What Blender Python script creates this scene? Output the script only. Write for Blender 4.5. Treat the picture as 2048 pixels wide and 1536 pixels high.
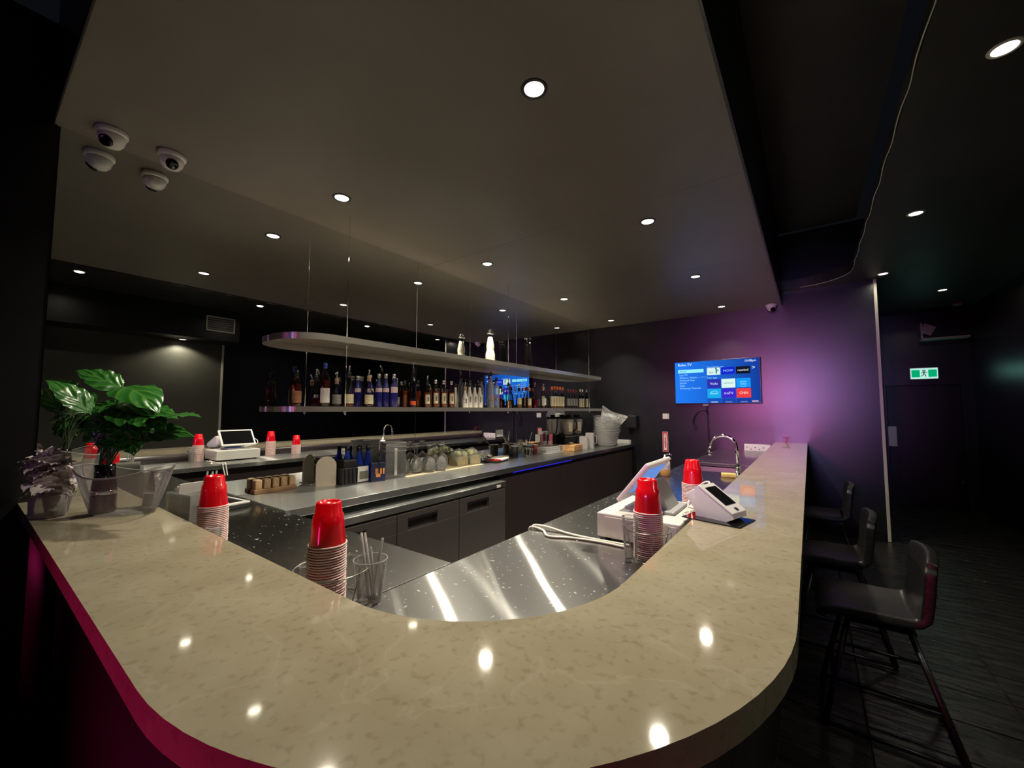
import bpy, bmesh, math, random
from mathutils import Vector, Matrix, Euler
random.seed(7)
PI = math.pi
S = bpy.context.scene
for o in list(bpy.data.objects):
    bpy.data.objects.remove(o)
COL = S.collection

# ------------------------------------------------------------------ camera, world, light, exposure
cam = bpy.data.cameras.new('camera')
cam.sensor_width = 36.0
cam.lens = 36.0 * 810.0 / 2048.0
cam.clip_start = 0.02
co = bpy.data.objects.new('camera', cam)
COL.objects.link(co)
yaw, pitch = math.radians(36.237), math.radians(3.70)
co.location = (2.7356, -6.0, 1.4153)
co.rotation_euler = Euler((PI / 2 + pitch, 0, yaw), 'XYZ')
S.camera = co
S.view_settings.view_transform = 'Standard'
S.view_settings.look = 'None'
S.view_settings.gamma = 1.0
S.view_settings.use_curve_mapping = False
S.view_settings.exposure = 0.0
S.cycles.blur_glossy = 0.0
S.cycles.transparent_max_bounces = 32
S.cycles.glossy_bounces = 6

w = bpy.data.worlds.new('night')
S.world = w
w.use_nodes = True
w.node_tree.nodes['Background'].inputs[0].default_value = (0.010, 0.011, 0.016, 1)
w.node_tree.nodes['Background'].inputs[1].default_value = 0.3


def lamp(kind, name, loc, energy, color, target=None, **kw):
    l = bpy.data.lights.new(name, kind)
    l.energy = energy
    l.color = color
    for k, v in kw.items():
        setattr(l, k, v)
    o = bpy.data.objects.new(name, l)
    COL.objects.link(o)
    o.location = loc
    if target is not None:
        o.rotation_euler = (Vector(target) - Vector(loc)).to_track_quat('-Z', 'Y').to_euler()
    return o


WARM = (1.0, 0.90, 0.72)
HC = 2.723          # lowered bar ceiling
HR = 2.88           # ceiling on the seating side
BAR_SPOTS = [(0.46, -4.67), (0.46, -3.27), (0.455, -1.85), (0.45, -0.44),
             (1.88, -4.68), (1.88, -3.24), (1.885, -1.80), (1.889, -0.37)]
HALL_SPOTS = [(3.43, -3.57), (3.43, -1.86), (3.43, -0.20), (4.10, 1.02), (3.43, -5.32), (4.47, -4.15)]
for x, y in BAR_SPOTS:      # the pair beside the screen wall is dimmer
    lamp('AREA', 'downlight_beam', (x, y, HC - 0.0075), 21.0 if y < -1 else 9.0, WARM, (x, y, 0), shape='DISK', size=0.078, spread=math.radians(138 if y < -1 else 92))
for x, y in HALL_SPOTS[:5]:
    lamp('AREA', 'hall_beam', (x, y, HR - 0.0075), 1.5, WARM, (x, y, 0), shape='DISK', size=0.07, spread=math.radians(160))
# coloured club lights hung at the far side of the room, behind the seats
lamp('SPOT', 'club_light_violet', (2.46, -8.4, 1.93), 470, (0.48, 0.38, 1.0), (2.40, 0, 1.72), spot_size=math.radians(26),
     spot_blend=1.0, shadow_soft_size=0.20)
lamp('SPOT', 'club_light_pink', (1.80, -8.4, 1.85), 420, (1.0, 0.10, 0.42), (2.20, 0, 1.65), spot_size=math.radians(23),
     spot_blend=1.0, shadow_soft_size=0.22)
lamp('SPOT', 'club_light_left_violet', (0.55, -8.9, 1.9), 16, (0.55, 0.35, 1.0), (0.25, -5.2, 1.85), spot_size=math.radians(40), spot_blend=0.8, shadow_soft_size=0.10)
lamp('SPOT', 'club_light_left_pink', (1.15, -8.9, 1.9), 10, (1.0, 0.08, 0.45), (0.25, -4.8, 1.85), spot_size=math.radians(34), spot_blend=0.8, shadow_soft_size=0.08)
lamp('AREA', 'club_light_magenta', (1.62, -8.2, 0.55), 6, (1.0, 0.03, 0.25), (1.65, -4, 0.12), shape='RECTANGLE', size=0.14,
     size_y=0.50, spread=math.radians(56))


# ------------------------------------------------------------------ materials
def principled(name, color, rough=0.5, metal=0.0, **kw):
    m = bpy.data.materials.new(name)
    m.use_nodes = True
    b = m.node_tree.nodes['Principled BSDF']
    b.inputs['Base Color'].default_value = (*color, 1)
    b.inputs['Roughness'].default_value = rough
    b.inputs['Metallic'].default_value = metal
    for k, v in kw.items():
        b.inputs[k].default_value = v
    return m


def N(m, t, **kw):
    n = m.node_tree.nodes.new(t)
    for k, v in kw.items():
        if k in n.inputs:
            n.inputs[k].default_value = v
        else:
            setattr(n, k, v)
    return n


def L(m, a, b):
    m.node_tree.links.new(a, b)


def mottled(name, c1, c2, scale, rough=0.5, bump=0.0, detail=6, stretch=(1, 1, 1), lo=0.35, hi=0.65, rough2=None, **kw):
    m = principled(name, c1, rough, **kw)
    b = m.node_tree.nodes['Principled BSDF']
    tc = N(m, 'ShaderNodeTexCoord')
    mp = N(m, 'ShaderNodeMapping')
    mp.inputs['Scale'].default_value = stretch
    no = N(m, 'ShaderNodeTexNoise')
    no.inputs['Scale'].default_value = scale
    no.inputs['Detail'].default_value = detail
    ra = N(m, 'ShaderNodeValToRGB')
    ra.color_ramp.elements[0].position = lo
    ra.color_ramp.elements[1].position = hi
    ra.color_ramp.elements[0].color = (*c1, 1)
    ra.color_ramp.elements[1].color = (*c2, 1)
    L(m, tc.outputs['Object'], mp.inputs['Vector'])
    L(m, mp.outputs[0], no.inputs['Vector'])
    L(m, no.outputs['Fac'], ra.inputs[0])
    L(m, ra.outputs[0], b.inputs['Base Color'])
    if rough2 is not None:
        mr = N(m, 'ShaderNodeMapRange')
        mr.inputs['To Min'].default_value = rough
        mr.inputs['To Max'].default_value = rough2
        L(m, no.outputs['Fac'], mr.inputs['Value'])
        L(m, mr.outputs[0], b.inputs['Roughness'])
    if bump:
        bp = N(m, 'ShaderNodeBump')
        bp.inputs['Strength'].default_value = bump
        bp.inputs['Distance'].default_value = 0.01
        L(m, no.outputs['Fac'], bp.inputs['Height'])
        L(m, bp.outputs[0], b.inputs['Normal'])
    return m


def emissive(name, color, strength):
    m = bpy.data.materials.new(name)
    m.use_nodes = True
    nt = m.node_tree
    nt.nodes.clear()
    e = nt.nodes.new('ShaderNodeEmission')
    e.inputs[0].default_value = (*color, 1)
    e.inputs[1].default_value = strength
    o = nt.nodes.new('ShaderNodeOutputMaterial')
    nt.links.new(e.outputs[0], o.inputs[0])
    return m


def thin_clear(name, tint=(0.97, 0.98, 0.98), rough=0.03, body=0.0, bodycol=(0.8, 0.8, 0.8), ior=1.45):
    """clear plastic or bottle glass as a thin wall: see-through with a Fresnel gloss, optional pale body for milkiness or painted-in highlights"""
    m = bpy.data.materials.new(name)
    m.use_nodes = True
    nt = m.node_tree
    nt.nodes.clear()
    t = nt.nodes.new('ShaderNodeBsdfTransparent')
    t.inputs[0].default_value = (*tint, 1)
    g = nt.nodes.new('ShaderNodeBsdfGlossy')
    g.inputs['Roughness'].default_value = rough
    f = nt.nodes.new('ShaderNodeFresnel')
    f.inputs[0].default_value = ior
    mx = nt.nodes.new('ShaderNodeMixShader')
    nt.links.new(f.outputs[0], mx.inputs[0])
    nt.links.new(t.outputs[0], mx.inputs[1])
    nt.links.new(g.outputs[0], mx.inputs[2])
    last = mx
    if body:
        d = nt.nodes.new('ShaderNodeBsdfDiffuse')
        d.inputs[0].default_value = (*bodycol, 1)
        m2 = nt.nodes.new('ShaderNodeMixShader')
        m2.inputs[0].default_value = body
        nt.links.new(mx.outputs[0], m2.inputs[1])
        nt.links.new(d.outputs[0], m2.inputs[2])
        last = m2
    o = nt.nodes.new('ShaderNodeOutputMaterial')
    nt.links.new(last.outputs[0], o.inputs[0])
    return m


def brushed(name, color, rough, aniso, rot=0.0, spots=True, wide=0.30, thr=0.925):
    """brushed steel: long streaked highlights across the grain, dried drops on worktops"""
    m = bpy.data.materials.new(name)
    m.use_nodes = True
    m.node_tree.nodes.clear()
    out = N(m, 'ShaderNodeOutputMaterial')
    tg = N(m, 'ShaderNodeTangent')
    tg.direction_type = 'UV_MAP'
    g1 = N(m, 'ShaderNodeBsdfAnisotropic')
    g2 = N(m, 'ShaderNodeBsdfAnisotropic')
    for g, r_, a_ in ((g1, rough, aniso), (g2, rough * 3.2, aniso * .5)):
        g.inputs['Color'].default_value = (*color, 1)
        g.inputs['Roughness'].default_value = r_
        g.inputs['Anisotropy'].default_value = a_
        g.inputs['Rotation'].default_value = rot
        L(m, tg.outputs[0], g.inputs['Tangent'])
    tc = N(m, 'ShaderNodeTexCoord')
    # faint sag of the sheet bends the streaks
    nb = N(m, 'ShaderNodeTexNoise')
    nb.inputs['Scale'].default_value = 2.2
    nb.inputs['Detail'].default_value = 1
    L(m, tc.outputs['Object'], nb.inputs['Vector'])
    bp = N(m, 'ShaderNodeBump')
    bp.inputs['Strength'].default_value = 0.25
    bp.inputs['Distance'].default_value = 0.005
    L(m, nb.outputs['Fac'], bp.inputs['Height'])
    for g in (g1, g2):
        L(m, bp.outputs[0], g.inputs['Normal'])
    mx = N(m, 'ShaderNodeMixShader')
    mx.inputs[0].default_value = wide
    L(m, g1.outputs[0], mx.inputs[1])
    L(m, g2.outputs[0], mx.inputs[2])
    last = mx
    if spots:
        n1 = N(m, 'ShaderNodeTexNoise')
        n1.inputs['Scale'].default_value = 95
        n1.inputs['Detail'].default_value = 0
        n2 = N(m, 'ShaderNodeTexNoise')
        n2.inputs['Scale'].default_value = 3.1
        L(m, tc.outputs['Object'], n1.inputs['Vector'])
        L(m, tc.outputs['Object'], n2.inputs['Vector'])
        a1 = N(m, 'ShaderNodeMath', operation='MULTIPLY_ADD')
        a1.inputs[1].default_value = 0.22
        L(m, n2.outputs['Fac'], a1.inputs[0])
        L(m, n1.outputs['Fac'], a1.inputs[2])
        gt = N(m, 'ShaderNodeMath', operation='GREATER_THAN')
        gt.inputs[1].default_value = thr
        L(m, a1.outputs[0], gt.inputs[0])
        mu = N(m, 'ShaderNodeMath', operation='MULTIPLY')
        mu.inputs[1].default_value = 0.6
        L(m, gt.outputs[0], mu.inputs[0])
        d = N(m, 'ShaderNodeBsdfDiffuse')
        d.inputs[0].default_value = (0.75, 0.73, 0.68, 1)
        m2 = N(m, 'ShaderNodeMixShader')
        L(m, mu.outputs[0], m2.inputs[0])
        L(m, mx.outputs[0], m2.inputs[1])
        L(m, d.outputs[0], m2.inputs[2])
        last = m2
    L(m, last.outputs[0], out.inputs[0])
    return m


def printed(name, base, ink, scale=60, axis='Z', amount=0.35):
    """paper label with lines of small print"""
    m = principled(name, base, 0.5)
    b = m.node_tree.nodes['Principled BSDF']
    tc = N(m, 'ShaderNodeTexCoord')
    wv = N(m, 'ShaderNodeTexWave', bands_direction=axis)
    wv.inputs['Scale'].default_value = scale
    wv.inputs['Distortion'].default_value = 1.5
    L(m, tc.outputs['Object'], wv.inputs['Vector'])
    no = N(m, 'ShaderNodeTexNoise')
    no.inputs['Scale'].default_value = 130
    L(m, tc.outputs['Object'], no.inputs['Vector'])
    mu = N(m, 'ShaderNodeMath', operation='MULTIPLY')
    L(m, wv.outputs['Fac'], mu.inputs[0])
    L(m, no.outputs['Fac'], mu.inputs[1])
    gt = N(m, 'ShaderNodeMath', operation='GREATER_THAN')
    gt.inputs[1].default_value = amount
    L(m, mu.outputs[0], gt.inputs[0])
    mx = N(m, 'ShaderNodeMixRGB')
    mx.inputs[1].default_value = (*base, 1)
    mx.inputs[2].default_value = (*ink, 1)
    L(m, gt.outputs[0], mx.inputs[0])
    L(m, mx.outputs[0], b.inputs['Base Color'])
    return m


def stone_material():
    m = mottled('beige_quartz', (0.315, 0.275, 0.190), (0.355, 0.315, 0.225), 7, 0.055, detail=9, lo=0.38, hi=0.62)
    b = m.node_tree.nodes['Principled BSDF']
    b.inputs['Specular IOR Level'].default_value = 0.22
    ra = [n for n in m.node_tree.nodes if n.type == 'VALTORGB'][0]
    tc = [n for n in m.node_tree.nodes if n.type == 'TEX_COORD'][0]
    # fine flecks
    n2 = N(m, 'ShaderNodeTexNoise')
    n2.inputs['Scale'].default_value = 55
    n2.inputs['Detail'].default_value = 4
    r2 = N(m, 'ShaderNodeValToRGB')
    r2.color_ramp.elements[0].position = 0.30
    r2.color_ramp.elements[0].color = (0.78, 0.75, 0.72, 1)
    r2.color_ramp.elements[1].position = 0.46
    r2.color_ramp.elements[1].color = (1, 1, 1, 1)
    L(m, tc.outputs['Object'], n2.inputs['Vector'])
    L(m, n2.outputs['Fac'], r2.inputs[0])
    m1 = N(m, 'ShaderNodeMixRGB', blend_type='MULTIPLY')
    m1.inputs[0].default_value = 0.8
    L(m, ra.outputs[0], m1.inputs[1])
    L(m, r2.outputs[0], m1.inputs[2])
    # pale veins
    n3 = N(m, 'ShaderNodeTexNoise')
    n3.inputs['Scale'].default_value = 3.4
    n3.inputs['Detail'].default_value = 7
    n3.inputs['Distortion'].default_value = 0.7
    L(m, tc.outputs['Object'], n3.inputs['Vector'])
    ab = N(m, 'ShaderNodeMath', operation='SUBTRACT')
    ab.inputs[1].default_value = 0.5
    L(m, n3.outputs['Fac'], ab.inputs[0])
    a2 = N(m, 'ShaderNodeMath', operation='ABSOLUTE')
    L(m, ab.outputs[0], a2.inputs[0])
    r3 = N(m, 'ShaderNodeValToRGB')
    r3.color_ramp.elements[0].position = 0.0
    r3.color_ramp.elements[0].color = (0.22, 0.22, 0.22, 1)
    r3.color_ramp.elements[1].position = 0.012
    r3.color_ramp.elements[1].color = (0, 0, 0, 1)
    L(m, a2.outputs[0], r3.inputs[0])
    m2 = N(m, 'ShaderNodeMixRGB', blend_type='MIX')
    m2.inputs[2].default_value = (0.46, 0.42, 0.33, 1)
    L(m, r3.outputs[0], m2.inputs[0])
    L(m, m1.outputs[0], m2.inputs[1])
    L(m, m2.outputs[0], b.inputs['Base Color'])
    return m


def leaf_material():
    m = principled('glossy_leaf', (0.03, 0.16, 0.02), 0.28)
    b = m.node_tree.nodes['Principled BSDF']
    tc = N(m, 'ShaderNodeTexCoord')
    sp = N(m, 'ShaderNodeSeparateXYZ')
    L(m, tc.outputs['UV'], sp.inputs[0])
    # veins: v sheared by |u|
    ab = N(m, 'ShaderNodeMath', operation='ABSOLUTE')
    L(m, sp.outputs[0], ab.inputs[0])
    sh = N(m, 'ShaderNodeMath', operation='MULTIPLY_ADD')
    sh.inputs[1].default_value = -0.45
    L(m, ab.outputs[0], sh.inputs[0])
    L(m, sp.outputs[1], sh.inputs[2])
    mu = N(m, 'ShaderNodeMath', operation='MULTIPLY')
    mu.inputs[1].default_value = 24
    L(m, sh.outputs[0], mu.inputs[0])
    si = N(m, 'ShaderNodeMath', operation='SINE')
    L(m, mu.outputs[0], si.inputs[0])
    mr = N(m, 'ShaderNodeMapRange')
    mr.inputs['From Min'].default_value = 0.55
    mr.inputs['From Max'].default_value = 1.0
    L(m, si.outputs[0], mr.inputs['Value'])
    mid = N(m, 'ShaderNodeMath', operation='LESS_THAN')
    mid.inputs[1].default_value = 0.05
    L(m, ab.outputs[0], mid.inputs[0])
    mxm = N(m, 'ShaderNodeMath', operation='MAXIMUM')
    L(m, mr.outputs[0], mxm.inputs[0])
    L(m, mid.outputs[0], mxm.inputs[1])
    mx = N(m, 'ShaderNodeMixRGB')
    mx.inputs[1].default_value = (0.022, 0.140, 0.020, 1)
    mx.inputs[2].default_value = (0.075, 0.23, 0.03, 1)
    L(m, mxm.outputs[0], mx.inputs[0])
    L(m, mx.outputs[0], b.inputs['Base Color'])
    bp = N(m, 'ShaderNodeBump')
    bp.inputs['Strength'].default_value = 0.3
    bp.inputs['Distance'].default_value = 0.004
    L(m, si.outputs[0], bp.inputs['Height'])
    L(m, bp.outputs[0], b.inputs['Normal'])
    return m


def mirror_material():
    m = bpy.data.materials.new('mirror_glass')
    m.use_nodes = True
    nt = m.node_tree
    nt.nodes.clear()
    g = nt.nodes.new('ShaderNodeBsdfGlossy')
    g.inputs[0].default_value = (0.80, 0.82, 0.80, 1)
    g.inputs['Roughness'].default_value = 0.0
    o = nt.nodes.new('ShaderNodeOutputMaterial')
    nt.links.new(g.outputs[0], o.inputs[0])
    return m


M = {}
M['mirror'] = mirror_material()
M['mirror_edge'] = principled('mirror_edge', (0.16, 0.18, 0.18), 0.4)
M['stone'] = stone_material()
M['steel_long'] = brushed('brushed_steel_long', (0.56, 0.57, 0.56), 0.115, 0.84, 0.250)
M['steel_cross'] = brushed('brushed_steel_cross', (0.56, 0.57, 0.56), 0.115, 0.84, 0.0, wide=0.45, thr=0.955)
M['steel_back'] = brushed('brushed_steel_back_bar', (0.66, 0.68, 0.67), 0.115, 0.80, 0.250, wide=0.45, thr=0.97)
M['steel_shelf'] = brushed('brushed_steel_shelf', (0.74, 0.71, 0.64), 0.22, 0.5, 0.0, False)
M['fridge_steel'] = principled('fridge_steel', (0.46, 0.42, 0.40), 0.30, 0.9)
M['chrome'] = principled('chrome', (0.80, 0.80, 0.82), 0.07, 1.0)
M['dark_metal'] = principled('dark_metal', (0.05, 0.05, 0.055), 0.35, 0.8)
M['wire'] = principled('steel_wire', (0.45, 0.42, 0.38), 0.3, 1.0)
M['wall_grey'] = principled('dull_grey_wall', (0.075, 0.074, 0.060), 0.4)
M['black_plastic'] = principled('black_plastic', (0.012, 0.012, 0.013), 0.35)
M['black_gloss'] = principled('black_gloss', (0.006, 0.006, 0.007), 0.06)
M['white_plastic'] = principled('white_plastic', (0.72, 0.70, 0.66), 0.35)
M['grey_plastic'] = principled('grey_plastic', (0.36, 0.36, 0.37), 0.4)
M['ceiling'] = mottled('taupe_ceiling_paint', (0.150, 0.131, 0.111), (0.168, 0.148, 0.127), 1.6, 0.42, detail=3)
M['ceiling_dark'] = mottled('dark_ceiling_paint', (0.030, 0.030, 0.029), (0.040, 0.039, 0.037), 2.0, 0.5, detail=3)
M['wall_dark'] = mottled('semi_gloss_charcoal_wall', (0.008, 0.0085, 0.012), (0.011, 0.012, 0.016), 1.5, 0.27, 0.03, detail=3, rough2=0.34, **{'Specular IOR Level': 0.8})
M['wall_black'] = mottled('black_wall_paint', (0.0045, 0.0045, 0.005), (0.007, 0.007, 0.0075), 2.0, 0.36, 0.04, detail=3)
M['cabinet'] = principled('dark_brown_cabinet', (0.036, 0.026, 0.027), 0.30)
M['bar_front'] = principled('black_bar_front', (0.012, 0.012, 0.013), 0.5)
M['tile'] = mottled('slate_tile', (0.010, 0.010, 0.010), (0.022, 0.021, 0.019), 4.0, 0.16, 1.0, detail=9, stretch=(1.0, 5.0, 1.0), rough2=0.42)
M['grout'] = principled('dark_grout', (0.010, 0.010, 0.010), 0.8)
M['edge_trim'] = principled('pale_edge_trim', (0.62, 0.60, 0.50), 0.45)
M['red_cup'] = principled('red_cup_plastic', (0.72, 0.004, 0.012), 0.20, **{'Coat Weight': 0.4, 'Coat Roughness': 0.1})
M['cup_rim'] = principled('cup_rim_plastic', (0.90, 0.70, 0.67), 0.25)
M['clear'] = thin_clear('clear_plastic', (0.90, 0.90, 0.89), 0.04, 0.16)  # pale body puts the highlights of clear plastic into the colour
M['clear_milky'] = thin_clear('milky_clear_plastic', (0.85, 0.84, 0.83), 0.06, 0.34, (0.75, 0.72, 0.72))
M['glass'] = thin_clear('clear_glass', (0.95, 0.96, 0.96), 0.02, 0.13)  # pale body painted in for the bright highlights on glass
M['bottle_glass'] = thin_clear('bottle_glass', (0.95, 0.96, 0.96), 0.02, 0.0)
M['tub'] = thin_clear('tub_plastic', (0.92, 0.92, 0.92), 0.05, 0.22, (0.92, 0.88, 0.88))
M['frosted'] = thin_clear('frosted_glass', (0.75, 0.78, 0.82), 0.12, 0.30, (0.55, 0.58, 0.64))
M['amber'] = principled('amber_spirit', (0.30, 0.055, 0.012), 0.08, **{'Coat Weight': 0.6, 'Coat Roughness': 0.03})
M['dark_amber'] = principled('dark_amber_spirit', (0.085, 0.018, 0.008), 0.07, **{'Coat Weight': 0.6, 'Coat Roughness': 0.03})
M['gold'] = principled('pale_gold_spirit', (0.30, 0.17, 0.05), 0.10)
M['red_liquid'] = principled('red_liqueur', (0.20, 0.006, 0.010), 0.08)
M['blue_bottle'] = principled('blue_bottle_glass', (0.020, 0.020, 0.16), 0.08, **{'Coat Weight': 0.6, 'Coat Roughness': 0.03})
M['black_bottle'] = principled('black_bottle_glass', (0.006, 0.005, 0.005), 0.08, **{'Coat Weight': 0.5, 'Coat Roughness': 0.03})
M['white_bottle'] = principled('white_bottle', (0.74, 0.71, 0.62), 0.22)
M['label_cream'] = printed('cream_label', (0.78, 0.70, 0.48), (0.25, 0.20, 0.10))
M['label_white'] = printed('white_label', (0.78, 0.74, 0.68), (0.25, 0.23, 0.26))
M['label_grey'] = printed('grey_label', (0.30, 0.28, 0.26), (0.08, 0.08, 0.08))
M['label_brown'] = printed('brown_label', (0.22, 0.09, 0.03), (0.05, 0.02, 0.01))
M['label_red'] = principled('orange_red_label', (0.75, 0.10, 0.03), 0.5)
M['label_pink'] = principled('pink_white_band', (0.75, 0.58, 0.56), 0.45)
M['palm_mark'] = principled('grey_green_print', (0.16, 0.17, 0.13), 0.5)
M['cork'] = principled('pale_stopper', (0.45, 0.30, 0.18), 0.5)
M['orange_cap'] = principled('orange_cap', (0.85, 0.16, 0.03), 0.35)
M['red_cap'] = principled('dark_red_cap', (0.22, 0.015, 0.02), 0.35)
M['silver_cap'] = principled('silver_foil_cap', (0.70, 0.68, 0.66), 0.25, 0.8)
M['leaf'] = leaf_material()
M['stem'] = principled('plant_stem', (0.05, 0.10, 0.03), 0.5)
M['petal'] = principled('pale_petal', (0.72, 0.64, 0.66), 0.6)
M['wood'] = mottled('brown_wood', (0.20, 0.10, 0.045), (0.36, 0.20, 0.09), 9, 0.5, stretch=(1, 6, 1))
M['bristle'] = mottled('tan_bristle', (0.30, 0.19, 0.09), (0.52, 0.36, 0.20), 60, 0.7, stretch=(4, 4, 0.6))
M['board'] = principled('cream_board', (0.66, 0.60, 0.46), 0.45)
M['mat'] = mottled('beige_bar_mat', (0.50, 0.42, 0.27), (0.64, 0.55, 0.38), 90, 0.8)
M['paper'] = principled('paper', (0.74, 0.72, 0.68), 0.6)
M['navy'] = principled('navy_card', (0.010, 0.012, 0.06), 0.4)
M['blue_gloss'] = principled('blue_gloss', (0.012, 0.035, 0.30), 0.15)
M['orange_print'] = principled('orange_print', (0.80, 0.33, 0.10), 0.5)
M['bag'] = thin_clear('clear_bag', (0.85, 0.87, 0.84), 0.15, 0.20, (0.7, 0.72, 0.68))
M['yellow_green'] = mottled('wrapped_citrus', (0.62, 0.62, 0.30), (0.75, 0.76, 0.52), 24, 0.5)
M['carton'] = mottled('beige_carton', (0.46, 0.39, 0.22), (0.55, 0.48, 0.30), 30, 0.6)
M['pink'] = principled('pink_plastic', (0.65, 0.13, 0.22), 0.4)
M['tan_wood'] = mottled('tan_wood', (0.55, 0.30, 0.11), (0.72, 0.44, 0.18), 14, 0.5, stretch=(1, 5, 1))
M['sponge'] = mottled('yellow_sponge', (0.60, 0.44, 0.12), (0.75, 0.60, 0.22), 60, 0.9, 0.4)
M['sign_red'] = principled('sign_red', (0.62, 0.02, 0.025), 0.4)
M['sign_white'] = principled('sign_white', (0.80, 0.78, 0.76), 0.4)
M['leather'] = mottled('dark_grey_leather', (0.007, 0.007, 0.0075), (0.011, 0.011, 0.011), 40, 0.40, 0.15)
M['green_strip'] = principled('green_strip', (0.10, 0.55, 0.28), 0.3)
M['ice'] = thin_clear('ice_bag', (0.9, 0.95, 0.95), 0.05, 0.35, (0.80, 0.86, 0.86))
M['cable'] = principled('white_cable', (0.84, 0.80, 0.72), 0.5)
M['lamp_disc'] = emissive('lamp_disc', (1.0, 0.95, 0.84), 2.2)
M['hall_disc'] = emissive('hall_lamp_disc', (1.0, 0.94, 0.76), 5.0)
M['blue_led'] = emissive('blue_led', (0.03, 0.02, 1.0), 0.9)
M['exit_green'] = emissive('exit_green', (0.0, 0.40, 0.16), 1.0)
M['exit_white'] = emissive('exit_white', (0.60, 1.0, 0.88), 0.85)
M['exit_black'] = principled('exit_black', (0.0, 0.03, 0.02), 0.5)


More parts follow.
